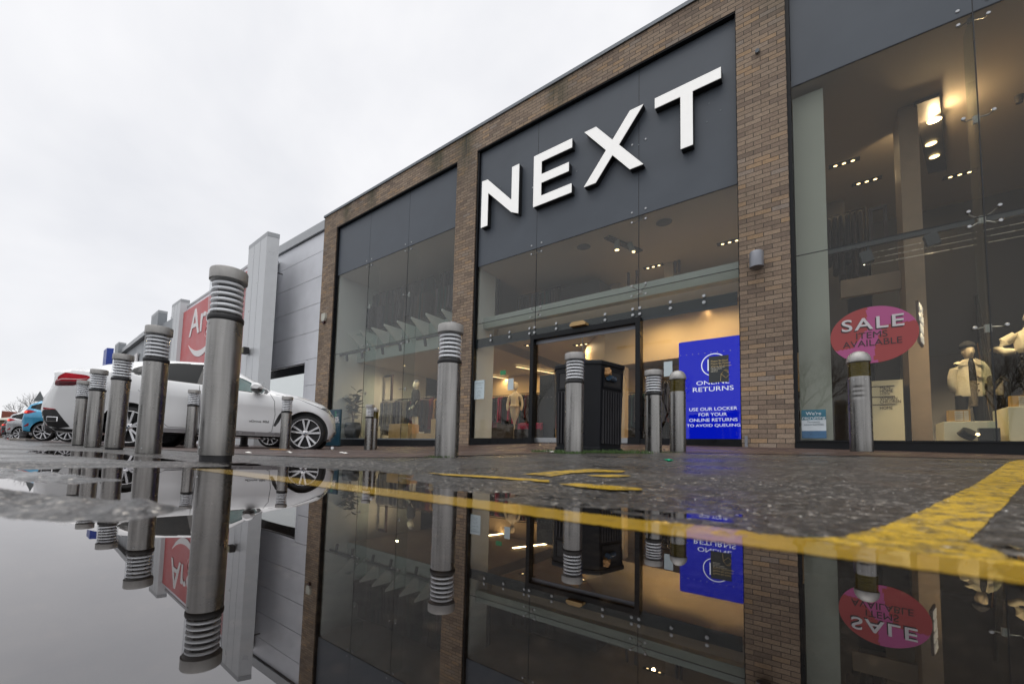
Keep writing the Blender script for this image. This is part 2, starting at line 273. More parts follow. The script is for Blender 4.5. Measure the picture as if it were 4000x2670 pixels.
M['glassn'] = glassmat('unit_glass', (.80, .82, .82), 1.5, .38, 0, haze=.01); M['glassl'] = glassmat('shop_glass_reflecting', (.88, .885, .86), 1.5, .95, 0, haze=.008); M['doorglass'] = glassmat('door_glass', (.91, .91, .89), 1.5, .65)
M['finglass'] = glassmat('glass_fin', (.90, .95, .94), 1.5, .45)
M['band'] = simple('tinted_header_glass', (.022, .036, .052), .45, 0, .15, 2, spec=.3)
M['bolt'] = simple('bolt_steel', (.40, .41, .42), .34, .9, .05)
M['white'] = simple('white_render', (.76, .81, .82), .6, 0, .05, 1.0); M['offwhite'] = simple('painted_column', (.44, .50, .49), .5, 0, .06, .8)
M['beam'] = simple('pale_beam', (.36, .42, .41), .45, 0, .05)
M['ceil'] = simple('ceiling', (.55, .48, .40), .7, 0, .04, .6); M['warmwall'] = simple('warm_wall', (.74, .56, .33), .6, 0, .06, .8)
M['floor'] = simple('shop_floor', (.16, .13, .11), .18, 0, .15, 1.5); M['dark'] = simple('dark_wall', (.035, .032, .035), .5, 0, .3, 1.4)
M['stone'] = simple('stone_cladding', (.34, .26, .19), .6, 0, .12, 5, .3, 20)
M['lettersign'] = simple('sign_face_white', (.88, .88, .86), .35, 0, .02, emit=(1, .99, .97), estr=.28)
M['letterside'] = simple('sign_side_black', (.012, .012, .013), .4)
M['clad'] = simple('grey_cladding', (.74, .755, .80), .38, .15, .07, 1.5, rvar=.05); M['clad2'] = simple('grey_pylon', (.56, .575, .59), .36, .25, .08, 2.2); M['cladd'] = simple('cladding_coping', (.38, .395, .41), .4, .3, .1, 2)
M['cladfar'] = simple('far_cladding', (.27, .29, .31), .45, .1, .1, 1); M['bluepylon'] = simple('blue_pylon', (.012, .05, .36), .35, 0, .1)
M['red'] = simple('faded_red_sign', (.56, .115, .12), .45, 0, .08, 1.2); M['signwhite'] = simple('sign_white', (.78, .76, .76), .4, 0, .03)
M['carwhite'] = simple('white_car_paint', (.80, .81, .82), .30, 0, .02, 2, coat=1., rvar=.04); M['carblue'] = simple('blue_car_paint', (.03, .30, .52), .25, .2, .03, 2, coat=1.); M['cardark'] = simple('dark_car_paint', (.018, .018, .022), .25, .2, .1, 2, coat=1.)
M['carred'] = simple('red_car_paint', (.12, .01, .012), .25, .1, .1, 2, coat=1.); M['carsilver'] = simple('silver_car_paint', (.40, .41, .43), .3, .5, .1, 2, coat=1.)
M['carglass'] = simple('dark_car_glass', (.008, .010, .012), .10, 0, .2, 3, spec=.10, rvar=.05); M['tealglass'] = simple('clear_car_glass', (.04, .085, .085), .06, 0, .5, 5, spec=.25, rvar=.02)
M['trim'] = simple('black_trim', (.012, .012, .013), .35); M['tyre'] = simple('tyre', (.016, .016, .017), .75, 0, .2, 20, .3, 120)
M['alloy'] = simple('alloy_wheel', (.62, .62, .64), .26, .85, .08, 8); M['alloydark'] = simple('alloy_dark', (.03, .03, .032), .35, .5); M['chrome'] = simple('chrome', (.7, .7, .72), .1, 1., .03)
M['tail'] = simple('tail_lens', (.33, .003, .012), .35, 0, .55, 6, rvar=.08, spec=.18); M['taillit'] = simple('tail_lens_lit', (.6, .02, .02), .15, emit=(1, .08, .04), estr=1.6); M['taildark'] = simple('tail_lens_dark', (.07, .002, .006), .3, 0, .4, 9, spec=.3); M['tailclear'] = simple('tail_strip', (.62, .42, .42), .15, coat=1.)
M['headl'] = simple('headlamp', (.16, .17, .19), .08, .5, .5, 30, coat=1.); M['plate'] = simple('yellow_plate', (.62, .42, .05), .4)
M['teal'] = simple('teal_board', (.006, .045, .075), .4, 0, .1); M['green'] = simple('green_fold', (.02, .16, .09), .4)
M['leaf'] = simple('leaf', (.035, .075, .045), .4, 0, .4, 8); M['pot'] = simple('dark_pot', (.03, .04, .055), .5); M['stem'] = simple('stem', (.16, .12, .08), .7); M['bark'] = simple('bark', (.045, .036, .030), .9, 0, .3, 8)
M['wood'] = simple('pale_wood', (.50, .33, .14), .45, 0, .16, 5); M['woodlit'] = simple('wood_block', (.55, .32, .09), .45, 0, .14, 6)
M['manne'] = simple('mannequin', (.62, .60, .50), .35, 0, .03); M['mannew'] = simple('mannequin_warm', (.72, .60, .42), .4, 0, .03)
M['jacket'] = simple('sherpa_fabric', (.82, .74, .54), .95, 0, .08, 30, 1.0, 160); M['blackcloth'] = simple('black_cloth', (.012, .012, .016), .85, 0, .3, 20, .5, 60); M['sequin'] = simple('sequin_cloth', (.02, .02, .024), .25, .6, .8, 90, .9, 140)
M['leopard'] = simple('patterned_cloth', (.16, .13, .09), .8, 0, .95, 60); M['plinthw'] = simple('display_plinth', (.80, .73, .52), .5, 0, .03)
M['ticket'] = simple('ticket_white', (.8, .76, .62), .5); M['paper'] = simple('paper_notice', (.56, .66, .70), .5, 0, .03); M['paperink'] = simple('ink_grey', (.22, .27, .30), .6)
M['slate'] = simple('slate_poster', (.030, .036, .038), .35); M['gold'] = simple('gold_ink', (.50, .38, .17), .4); M['posterw'] = simple('poster_white', (.60, .66, .70), .4)
M['postera'] = simple('poster_teal', (.03, .14, .20), .35, 0, .5, 6); M['posterb'] = simple('poster_blue', (.06, .15, .28), .35, 0, .3, 6)
M['salered'] = simple('sale_red', (.34, .055, .055), .45, 0, .05, 3); M['salepink'] = simple('sale_pink', (.42, .085, .24), .45, 0, .05, 3); M['saledark'] = simple('sale_dark', (.05, .03, .035), .5); M['salewhite'] = simple('sale_white', (.60, .58, .60), .5)
M['blue'] = emis('blue_screen', (.002, .010, .56), .92); M['bluewhite'] = emis('screen_letters', (.80, .84, 1.), 1.0)
M['dot'] = simple('manifestation_dot', (.30, .31, .30), .5); M['lamp'] = emis('downlight', (1, .72, .34), 6.); M['lampdim'] = emis('added_downlight', (1, .70, .36), .9); M['strip'] = emis('strip_light', (1, .74, .36), 2.2)
M['lampbig'] = emis('spot_lamp', (1, .74, .36), 40.); M['fixture'] = simple('dark_fixture', (.04, .036, .034), .5)
M['lampgrey'] = simple('lamp_grey', (.24, .25, .28), .4, .3, .05); M['cream'] = simple('alarm_cream', (.55, .55, .48), .45); M['maroon'] = simple('alarm_maroon', (.05, .01, .018), .4)
M['grass'] = simple('grass', (.05, .10, .02), .6, 0, .5, 30); M['litterw'] = simple('litter_white', (.75, .74, .70), .6); M['littergreen'] = simple('green_scrap', (.0, .45, .22), .5); M['kraft'] = simple('kraft_paper', (.36, .19, .07), .7, 0, .3, 30, .6, 60)
M['orangelit'] = simple('orange_stick', (.55, .30, .08), .6); M['wire'] = simple('steel_wire', (.7, .68, .64), .3, .7); M['rail'] = simple('track_rail', (.035, .045, .060), .35, .2)
M['exit'] = simple('exit_green', (.01, .16, .06), .5, emit=(.02, .5, .2), estr=.25); M['farwall'] = simple('far_brown_wall', (.17, .12, .08), .9); M['farroof'] = simple('pale_roof', (.46, .44, .38), .8); M['redroof'] = simple('red_roof', (.24, .07, .045), .8)
M['signgrey'] = simple('sign_back_grey', (.14, .155, .16), .5, .3); M['post'] = simple('post_black', (.02, .02, .022), .5); M['redplastic'] = simple('red_plastic', (.42, .04, .02), .45); M['kerb'] = simple('kerb_stone', (.26, .24, .22), .8, 0, .2)
M['bottle'] = simple('blue_bottle', (.03, .06, .10), .15)
# ------------------------------------------------------------------ mesh helpers
class MB:
    def __init__(s): s.v = []; s.f = []; s.sm = []
    def add(s, vs, fs, smooth=False):
        o = len(s.v); s.v += [tuple(float(c) for c in v) for v in vs]; s.f += [tuple(i+o for i in f) for f in fs]; s.sm += [smooth]*len(fs); return s
    def box(s, x0, x1, y0, y1, z0, z1):
        v = [(x, y, z) for x in (x0, x1) for y in (y0, y1) for z in (z0, z1)]
        return s.add(v, [(0, 1, 3, 2), (4, 6, 7, 5), (0, 4, 5, 1), (2, 3, 7, 6), (0, 2, 6, 4), (1, 5, 7, 3)])
    def obox(s, c, ax, ay, az):     # box by centre and three half-axis vectors
        c, ax, ay, az = map(lambda q: np.array(q, float), (c, ax, ay, az))
        v = [c+i*ax+j*ay+k*az for i in (-1, 1) for j in (-1, 1) for k in (-1, 1)]
        return s.add(v, [(0, 1, 3, 2), (4, 6, 7, 5), (0, 4, 5, 1), (2, 3, 7, 6), (0, 2, 6, 4), (1, 5, 7, 3)])
    def prism(s, poly, o, u, v, d):  # polygon (a,b) in plane o+a*u+b*v extruded by vector d
        o, u, v, d = map(lambda q: np.array(q, float), (o, u, v, d)); n = len(poly)
        P = [o+a*u+b*v for a, b in poly]; Q = [p+d for p in P]
        return s.add(P+Q, [tuple(range(n)), tuple(range(2*n-1, n-1, -1))]+[(i, (i+1) % n, n+(i+1) % n, n+i) for i in range(n)])
    def lathe(s, prof, c=(0, 0, 0), n=32, smooth=True, cap=True, axis='Z', rfun=None):
        vs = []
        for r, z in prof:
            for k in range(n):
                a = 2*math.pi*k/n; rr = r if rfun is None else rfun(r, z, a)
                p = (rr*math.cos(a), rr*math.sin(a), z)
                if axis == 'Y': p = (p[0], p[2], p[1])
                if axis == 'X': p = (p[2], p[0], p[1])
                vs.append((p[0]+c[0], p[1]+c[1], p[2]+c[2]))
        fs = [(i*n+k, i*n+(k+1) % n, (i+1)*n+(k+1) % n, (i+1)*n+k) for i in range(len(prof)-1) for k in range(n)]
        s.add(vs, fs, smooth)
        if cap:
            o = len(s.v)-len(vs)
            s.f += [tuple(o+k for k in range(n))[::-1], tuple(o+(len(prof)-1)*n+k for k in range(n))]; s.sm += [False, False]
        return s
    def tube(s, pts, r, n=8, smooth=True):
        pts = [np.array(p, float) for p in pts]; rs = r if isinstance(r, (list, tuple)) else [r]*len(pts); vs = []
        for i, p in enumerate(pts):
            d = pts[min(i+1, len(pts)-1)]-pts[max(i-1, 0)]; d = d/(np.linalg.norm(d)+1e-9)
            a = np.array([0, 0, 1.]) if abs(d[2]) < .9 else np.array([1., 0, 0]); e1 = np.cross(d, a); e1 /= np.linalg.norm(e1); e2 = np.cross(d, e1)
            vs += [p+rs[i]*(math.cos(2*math.pi*k/n)*e1+math.sin(2*math.pi*k/n)*e2) for k in range(n)]
        m = len(pts); fs = [(i*n+k, i*n+(k+1) % n, (i+1)*n+(k+1) % n, (i+1)*n+k) for i in range(m-1) for k in range(n)]
        s.add(vs, fs, smooth); o = len(s.v)-len(vs); s.f += [tuple(o+k for k in range(n))[::-1], tuple(o+(m-1)*n+k for k in range(n))]; s.sm += [False]*2
        return s
    def loft(s, rings, cap=True, smooth=True):
        n = len(rings[0]); vs = [p for r in rings for p in r]
        fs = [(i*n+k, i*n+(k+1) % n, (i+1)*n+(k+1) % n, (i+1)*n+k) for i in range(len(rings)-1) for k in range(n)]
        s.add(vs, fs, smooth)
        if cap: o = len(s.v)-len(vs); s.f += [tuple(o+k for k in range(n))[::-1], tuple(o+(len(rings)-1)*n+k for k in range(n))]; s.sm += [False]*2
        return s
    def ell(s, secs, n=20, power=1.0):   # sections (cx,cy,cz,rx,ry) horizontal ellipses
        rings = []
        for cx, cy, cz, rx, ry in secs:
            rings.append([(cx+rx*math.cos(2*math.pi*k/n), cy+ry*math.sin(2*math.pi*k/n), cz) for k in range(n)])
        return s.loft(rings)
    def build(s, name, m, parent=None, world=True, recalc=True, bevel=0):
        me = bpy.data.meshes.new(name); off = np.zeros(3)
        if parent is not None and world:
            q = parent
            while q is not None: off = off+np.array(q.location); q = q.parent
        vs = [(a-off[0], b-off[1], c-off[2]) for a, b, c in s.v]
        me.from_pydata(vs, [], s.f)
        for p, k in zip(me.polygons, s.sm): p.use_smooth = k
        if recalc:
            bm = bmesh.new(); bm.from_mesh(me); bmesh.ops.recalc_face_normals(bm, faces=bm.faces)
            for e in bm.edges:
                if len(e.link_faces) == 2 and e.calc_face_angle(0) > .62: e.smooth = False
            if bevel:
                ed = [e for e in bm.edges if len(e.link_faces) == 2 and e.calc_face_angle(0) > .6]
                bmesh.ops.bevel(bm, geom=ed, offset=bevel, segments=2, affect='EDGES', profile=.5)
            bm.to_mesh(me); bm.free()
        ms = m if isinstance(m, (list, tuple)) else [m]
        for q in ms: me.materials.append(M[q] if isinstance(q, str) else q)
        ob = bpy.data.objects.new(name, me); COL.objects.link(ob)
        if parent is not None: ob.parent = parent
        return ob
def tag(o, label, cat=None, group=None, kind=None):
    if label: o['label'] = label
    if cat: o['category'] = cat
    if group: o['group'] = group
    if kind: o['kind'] = kind
    return o
def thing(name, label, cat, loc=(0, 0, 0), group=None, rz=0):
    o = bpy.data.objects.new(name, None); COL.objects.link(o); o.location = tuple(float(c) for c in loc); o.rotation_euler.z = rz; o.empty_display_size = .1
    return tag(o, label, cat, group)
def struct(o): o['kind'] = 'structure'; return o
def copy_tree(o, parent=None):
    c = o.copy(); COL.objects.link(c); c.parent = parent
    for ch in list(o.children): copy_tree(ch, c)
    return c
def text(s, size, o, m, name='lettering', parent=None, bold=0.0, xs=1.0, align='CENTER', depth=.003, u=(1, 0, 0), v=(0, 0, 1), spacing=1.0, fit=None):
    """flat lettering at o, running along u, upright along v, as a real thin mesh"""
    cu = bpy.data.curves.new(name, 'FONT'); cu.body = s; cu.size = size; cu.align_x = align; cu.align_y = 'CENTER'; cu.extrude = depth/2; cu.offset = bold*size; cu.space_character = spacing; cu.resolution_u = 6; cu.space_line = .95
    t = bpy.data.objects.new(name, cu); COL.objects.link(t)
    dg = bpy.context.evaluated_depsgraph_get(); me = bpy.data.meshes.new_from_object(t.evaluated_get(dg)); bpy.data.objects.remove(t, do_unlink=True); bpy.data.curves.remove(cu)
    u = Vector(u).normalized(); v = Vector(v).normalized(); n = u.cross(v); mm = Matrix(((u.x*xs, v.x, n.x, o[0]), (u.y*xs, v.y, n.y, o[1]), (u.z*xs, v.z, n.z, o[2]), (0, 0, 0, 1)))
    if fit:
        xs_ = [v.co.x for v in me.vertices]; ys_ = [v.co.y for v in me.vertices]; w0_, h0_ = max(xs_)-min(xs_), max(ys_)-min(ys_)
        me.transform(Matrix.Translation((-(max(xs_)+min(xs_))/2, -(max(ys_)+min(ys_))/2, 0))); me.transform(Matrix.Diagonal((fit[0]/w0_, fit[1]/h0_, 1, 1))); mm = Matrix(((u.x, v.x, n.x, o[0]), (u.y, v.y, n.y, o[1]), (u.z, v.z, n.z, o[2]), (0, 0, 0, 1)))
    me.transform(mm)
    if parent is not None:
        off = Vector((0, 0, 0)); q = parent
        while q is not None: off += q.location; q = q.parent
        me.transform(Matrix.Translation(-off))
    me.materials.clear(); me.materials.append(M[m]); me.name = name
    ob = bpy.data.objects.new(name, me); COL.objects.link(ob); ob.parent = parent
    return ob
def area(loc, sx, sy, power, col=(1, .78, .5), rot=(0, 0, 0), parent=None, name='ceiling_lamp'):
    l = bpy.data.lights.new(name, 'AREA'); l.shape = 'RECTANGLE'; l.size = sx; l.size_y = sy; l.energy = power; l.color = col
    o = bpy.data.objects.new(name, l); COL.objects.link(o); o.location = loc; o.rotation_euler = rot; return o
# ------------------------------------------------------------------ ground sheet, puddle water, paving, painted lines
def gridmesh(name, xs, ys, zf, m, smooth=True, Y=None):
    X, Yg = np.meshgrid(xs, ys) if Y is None else (np.tile(xs, (Y.shape[0], 1)), Y)
    Z = zf(X, Yg); nx = X.shape[1]; ny = X.shape[0]
    co = np.stack([X, Yg, Z], -1).reshape(-1, 3).astype(np.float32)
    i = np.arange((nx-1)*(ny-1)); r = i//(nx-1); c = i % (nx-1); a = r*nx+c
    q = np.stack([a, a+1, a+nx+1, a+nx], -1).astype(np.int32).ravel()
    me = bpy.data.meshes.new(name); me.vertices.add(len(co)); me.vertices.foreach_set('co', co.ravel())
    me.loops.add(len(q)); me.loops.foreach_set('vertex_index', q); me.polygons.add(len(i)); me.polygons.foreach_set('loop_start', (np.arange(len(i))*4).astype(np.int32))
    me.update(calc_edges=True); me.validate(); me.polygons.foreach_set('use_smooth', np.full(len(i), smooth)); me.materials.append(M[m])
    o = bpy.data.objects.new(name, me); COL.objects.link(o); return o
def lin(*segs):
    a = np.concatenate([np.arange(s, e, st) for s, e, st in segs]); return a
xs = lin((-400, -60, 40), (-60, -14, 2.5), (-14, -2.75, .07), (-2.75, .9, .0095), (.9, 3, .04), (3, 20, 1.5), (20, 401, 40))
ys = lin((-400, -40, 40), (-40, -1, 3), (-1, 0, .05), (0, 1.75, .0095), (1.75, 3, .035), (3, 8, .10), (8, 30, 2), (30, 401, 40))
struct(gridmesh('asphalt_ground', xs, ys, lambda x, y: ground(x, y), 'asphalt'))
m_, t_ = mat('puddle_water'); out = N(t_, 'OutputMaterial'); fr = N(t_, 'Fresnel'); fr.inputs[0].default_value = 1.34
tr = N(t_, 'BsdfTransparent'); tr.inputs[0].default_value = (.34, .29, .24, 1); gl = N(t_, 'BsdfGlossy'); gl.inputs[0].default_value = (.95, .93, .93, 1); gl.inputs['Roughness'].default_value = 0.0
bw_ = N(t_, 'Bump'); bw_.inputs['Strength'].default_value = .02; bw_.inputs['Distance'].default_value = .01; nz_ = N(t_, 'TexNoise'); nz_.inputs['Scale'].default_value = 4.; gg_ = N(t_, 'NewGeometry'); L(t_, gg_.outputs['Position'], nz_.inputs['Vector']); L(t_, nz_.outputs[0], bw_.inputs['Height']); L(t_, bw_.outputs[0], gl.inputs['Normal'])
mx = N(t_, 'MixShader'); L(t_, mathn(t_, 'ADD', mathn(t_, 'MULTIPLY', fr.outputs[0], .78), .22), mx.inputs[0]); L(t_, tr.outputs[0], mx.inputs[1]); L(t_, gl.outputs[0], mx.inputs[2]); L(t_, mx.outputs[0], out.inputs[0]); M['water'] = m_
struct(MB().add([(-14, -4, 0), (3, -4, 0), (3, 1.9, 0), (-14, 1.9, 0)], [(0, 1, 2, 3)]).build('puddle_water', 'water', recalc=False))
PF = ([-40, -3.3, -2.75, -2.4, -2.12, -1.85, -1.55, -1.2, .4, 12], [1.72, 1.72, 1.80, 2.25, 3.6, 4.9, 5.35, 5.52, 5.68, 5.75])
px_ = lin((-40, -14, 2), (-14, -3.3, .15), (-3.3, -1.0, .03), (-1.0, 12, .2)); tt = np.linspace(0, 1, 60)[:, None]
yf = np.interp(px_, *PF)[None, :]; yend = 7.99+0*yf
struct(gridmesh('block_paving', px_, None, lambda x, y: ground(x, y, False)+.005, 'paving', Y=yf+(yend-yf)*tt))
def ribbon(name, P, Q, m, dz=.004, n=60, k=6, fine=False, kind='structure'):
    P = np.array(P, float); Q = np.array(Q, float)
    t = np.linspace(0, len(P)-1, n); A = np.stack([np.interp(t, range(len(P)), P[:, c]) for c in (0, 1)], -1); B = np.stack([np.interp(t, range(len(Q)), Q[:, c]) for c in (0, 1)], -1)
    s = np.linspace(0, 1, k)[:, None, None]; G_ = A[None]*(1-s)+B[None]*s
    Z = ground(G_[..., 0], G_[..., 1], fine)+dz; vs = np.concatenate([G_, Z[..., None]], -1).reshape(-1, 3)
    fs = [(r*n+c, r*n+c+1, (r+1)*n+c+1, (r+1)*n+c) for r in range(k-1) for c in range(n-1)]
    o = MB().add(vs, fs, True).build(name, m); o['kind'] = kind; return o
def jag(a, amp=.006, seed=0):
    r = np.random.RandomState(seed); return [(x+r.uniform(-amp, amp), y+r.uniform(-amp, amp)) for x, y in a]
ln = np.linspace(-2.45, .75, 120)
M['yellowwet'] = asphaltmat('wet_yellow_paint', (.50, .30, .004), True)
def wetline(name, ln, lo, hi, m):
    n = len(ln); k = 8; lo = np.array(jag([(x, lo) for x in ln], .0035, 1)); hi = np.array(jag([(x, hi) for x in ln], .0035, 2)); vs = []
    for q_ in range(k):
        t_q = q_/(k-1); A_ = lo*(1-t_q)+hi*t_q; G_ = ground(A_[:, 0], A_[:, 1], True); vs += [(a[0], a[1], max(g+.0010, .0007)) for a, g in zip(A_, G_)]
    o = MB().add(vs, [(r*n+c, r*n+c+1, (r+1)*n+c+1, (r+1)*n+c) for r in range(k-1) for c in range(n-1)], True).build(name, m); return struct(o)
wetline('yellow_line_marking', np.linspace(-1.95, .80, 420), .606, .716, 'yellowwet')
AL = [np.array((-.03, .713))]+[onG(*q)[:2] for q in ((3285, 2104), (3420, 2065), (3615, 1990), (3800, 1900), (3944, 1803), (4000, 1790))]
AR = [np.array((.175, .716))]+[onG(*q)[:2] for q in ((3780, 2112), (3835, 2068), (3912, 1990), (3990, 1900), (4130, 1822), (4260, 1803))]
ribbon('yellow_diagonal_marking', AL, AR, 'yellow', .0013, 500, 30, True)
def patch(name, pts, m, dz=.0035):
    P = [onG(850+.7663*a, 1750+.7663*b) for a, b in pts]
    o = MB().add([(p[0], p[1], gz(p[0], p[1])+dz) for p in P], [tuple(range(len(P)))]).build(name, m); return struct(o)
patch('yellow_letter_marking', [(1560, 137), (1700, 122), (1900, 108), (2080, 119), (2060, 127), (1930, 124), (1800, 131), (1700, 147)], 'yellow')
patch('yellow_letter_marking', [(1880, 143), (2000, 138), (2110, 145), (2040, 152), (1950, 150)], 'yellow')
patch('yellow_letter_marking', [(1740, 187), (1840, 184), (2160, 211), (2165, 223), (2000, 217), (1850, 207)], 'yellow')
patch('yellow_letter_marking', [(1070, 128), (1400, 146), (1690, 167), (1690, 178), (1400, 158), (1150, 141)], 'yellow')
for x in (-15, -18.5, -23, -28):
    o = MB().box(x-.05, x+.05, .2, 4.5, .0165, .0175).build('white_bay_marking', 'whiteline'); struct(o)
o = MB().box(-60, -14, -1.2, -1.1, .0165, .0175).build('white_edge_marking', 'whiteline'); struct(o)

# ------------------------------------------------------------------ the brick and glass shop
D = 7.938; YG = 8.06
shop = thing('shop_building', 'brown brick shop with three tall glazed bays and dark grey upper panels', 'building', (-7, D, 0))
w = MB()
PIERS = [(-13.66, -12.87), (-7.26, -6.585), (-.92, -.245), (5.42, 6.1)]
for a, b in PIERS: w.box(a, b, D, 8.42, -.2, 7.80)
w.box(-13.66, 6.1, D, 8.42, 7.80, 8.40)
w.build('wall', 'brick', shop)
MB().box(-13.70, 6.15, D-.035, 8.6, 8.40, 8.475).build('coping', 'coping', shop)
for x in (-6.96, -.6): MB().box(x-.006, x+.006, D-.003, D, 7.80, 8.4).build('movement_joint', 'joint', shop)
so_ = MB()
BAYS = [(-12.87, -7.26), (-6.585, -.92), (-.245, 5.42)]
m1 = onY(1452, 841, YG)[0]; m2 = onY(1605, 753, YG)[0]
MUL = [[m1, m2], [-4.84, -2.57], [1.72, 3.6]]; ZP = [6.07, 4.755, 6.07]; ZT = 3.285
for a, b in BAYS: MB().box(a, b, D+.01, YG+.05, 7.775, 7.799).build('soffit', 'blackframe', shop)
for a, b in BAYS:
    MB().box(a+.001, a+.05, D+.035, YG+.03, .3, 7.775).build('jamb_frame', 'blackframe', shop); MB().box(b-.014, b-.001, D+.035, YG+.03, .3, 7.775).build('jamb_frame', 'blackframe', shop)
for k, (a, b) in enumerate(BAYS):
    xs_ = [a+.05]+MUL[k]+[b-.014]
    jt = MB()
    for i in range(3):
        x0, x1 = xs_[i]+.006, xs_[i+1]-.006
        MB().box(x0, x1, YG-.012, YG, ZP[k]+.006, 7.77).build('spandrel_panel', 'panel', shop)
        zl = ZT
        gl_ = 'glass' if k == 2 else 'glassl'
        MB().box(x0, x1, YG-.006, YG+.006, ZT+.006, ZP[k]-.006).build('window_pane', gl_, shop)
        if k != 1: MB().box(x0, x1, YG-.006, YG+.006, .43, ZT-.006).build('window_pane', gl_, shop)
        else: MB().box(x0, x1, YG-.006, YG+.006, 2.73, ZT-.006).build('window_pane', 'glass', shop)
    for x in MUL[k]: jt.box(x-.006, x+.006, YG-.009, YG+.002, (.43 if k != 1 else 2.73), 7.77)
    for z in (ZP[k], ZT):
        for i in range(3): jt.box(xs_[i]+.006, xs_[i+1]-.006, YG-.008, YG+.002, z-.006, z+.006)
    jt.build('glazing_joint', 'joint', shop)
# header band with bolts (door bay)
zb1 = onY(1864, 1325, YG)[2]; zb0 = onY(1864, 1359, YG)[2]
MB().box(-6.535, -.97, YG+.010, YG+.03, zb0, zb1).build('header_band', 'band', shop)
Z18 = lambda a, b: (1800+.3826*a, 800+.3826*b)
bo = []
for a, b in [(308, 1369), (499, 1335), (703, 1299), (753, 1290), (976, 1249), (1475, 1160), (1757, 1108), (1829, 1093)]:
    P = onY(*Z18(a, b), YG-.01); bo.append(P[0])
for a, b in [(295, 430), (523, 387)]: bo.append(onY(2450+.5738*a, 950+.5738*b, YG-.01)[0])
for x in bo:
    for z in (zb0+.13, zb0+.245): MB().lathe([(0.001, -.012), (.026, -.012), (.031, -.004), (.031, .004)], (x, YG-.018, z), 16, axis='Y').lathe([(.001, -.015), (.011, -.015), (.011, .0)], (x, YG-.018, z), 12, axis='Y').build('glazing_bolt', 'bolt', shop)
def spider(x, z, up=True, dn=True, dx=.13, dz=.10):
    m = MB()
    for sx in (-1, 1):
        for sz in ([1] if up else [])+([-1] if dn else []):
            m.lathe([(.001, -.010), (.017, -.010), (.022, -.004), (.022, .008)], (x+sx*dx, YG-.012, z+sz*dz), 14, axis='Y')
            m.tube([(x+sx*dx, YG+.01, z+sz*dz), (x+sx*dx*.8, YG+.07, z+sz*dz*.8), (x+sx*.02, YG+.10, z+sz*.02)], .009, 6)
    m.box(x-.03, x+.03, YG+.085, YG+.12, z-.05, z+.05)
    m.build('spider_fitting', 'bolt', shop)
for k in range(3):
    for x in MUL[k]:
        spider(x, ZP[k]); spider(x, ZT)
        if k != 1: spider(x, 4.65, True, False, .13, 0); spider(x, 1.86, True, False, .13, 0)
for x in MUL[1]: spider(x, 6.25, True, False, .13, 0)
rv = MB()
for sx, sz in [(0.1, .5), (.2, .8), (.45, .3), (.48, .6), (.62, .4)]:
    for L_ in (-6.3, -4.8, -3.5, -2.1):
        P = (L_+1.25*sx+.15, YG-.014, 5.75+sz*1.1)
        MB().lathe([(.001, -.004), (.014, -.004), (.014, .004)], P, 10, axis='Y').build('rivet', 'coping', shop)
# glass fins behind the mullions
for k in (0, 2):
    for x in MUL[k]: MB().box(x-.010, x+.010, YG+.02, YG+.42, .43, ZP[k]).build('glass_fin', 'finglass', shop)
# plinths / sills
MB().box(-12.86, -7.27, D+.01, YG+.06, -.1, .385).build('plinth', 'blackframe', shop)
MB().box(-12.86, -7.27, D-.005, YG+.08, .386, .425).build('sill', 'coping', shop)
MB().box(-.24, 5.41, D-.02, YG+.06, -.1, .40).build('plinth', 'blackframe', shop)
MB().box(-.24, 5.41, D-.04, YG+.08, .401, .425).build('sill', 'blackframe', shop)
# door screen
ds = MB()
DZ = 2.73
for x in (-4.90, -2.60): ds.box(x, x+.085, D+.02, YG+.08, .25, DZ)
ds.box(-4.815, -2.60, D+.02, YG+.08, DZ-.10, DZ); ds.box(-6.535, -4.90, D-.01, YG+.07, .18, .44); ds.box(-2.515, -.925, D-.01, YG+.07, .2, .44)
ds.box(-4.96, -4.80, D-.03, YG+.05, .25, .46); ds.box(-2.72, -2.50, D-.03, YG+.05, .25, .46)
ds.build('door_frame', 'blackframe', shop)
MB().box(-4.81, -2.605, YG+.015, YG+.035, DZ-.19, DZ-.105).build('door_header', 'lampgrey', shop)
for a, b in ((-4.81, -3.713), (-3.700, -2.605)):
    dr = MB().box(a, b, YG+.01, YG+.022, .46, DZ-.195).build('sliding_door', 'doorglass', shop)
    MB().box(a, b, YG+.0, YG+.034, .36, .459).build('kick_plate', 'bolt', dr, world=True).parent = dr
MB().box(-3.712, -3.701, YG+.005, YG+.03, .46, DZ-.195).build('door_seal', 'coping', shop)
for a, b in ((-6.535, -4.905), (-2.51, -.935)): MB().box(a, b, YG-.006, YG+.006, .445, 2.725).build('window_pane', 'doorglass', shop)
P = onY(*Z18(1205, 1222), D); MB().prism([(-.17, 0), (.17, 0), (.17, .05), (.12, .085), (-.12, .085), (-.17, .05)], (P[0], D+.09, P[2]-.03), (1, 0, 0), (0, 0, 1), (0, -.16, 0)).build('door_sensor', 'wood', shop)
# manifestation dots on the door bay glass
md = MB()
for z in (1.33, 1.92):
    for x in np.arange(-6.3, -1.0, .095):
        if abs(x+4.86) < .1 or abs(x+2.56) < .1: continue
        md.lathe([(.001, 0), (.008, 0)], (x, YG-.008, z), 8, axis='Y', cap=False, smooth=False)
md.build('glass_dots', 'dot', shop)['kind'] = 'stuff'
# roof, rear and storey structure
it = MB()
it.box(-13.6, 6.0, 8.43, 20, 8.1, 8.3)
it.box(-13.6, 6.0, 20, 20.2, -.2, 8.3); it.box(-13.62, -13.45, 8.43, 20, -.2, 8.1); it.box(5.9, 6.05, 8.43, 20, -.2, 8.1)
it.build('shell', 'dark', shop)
MB().box(-13.4, 5.9, YG+.07, 19.9, .30, .415).build('shop_floor', 'floor', shop)
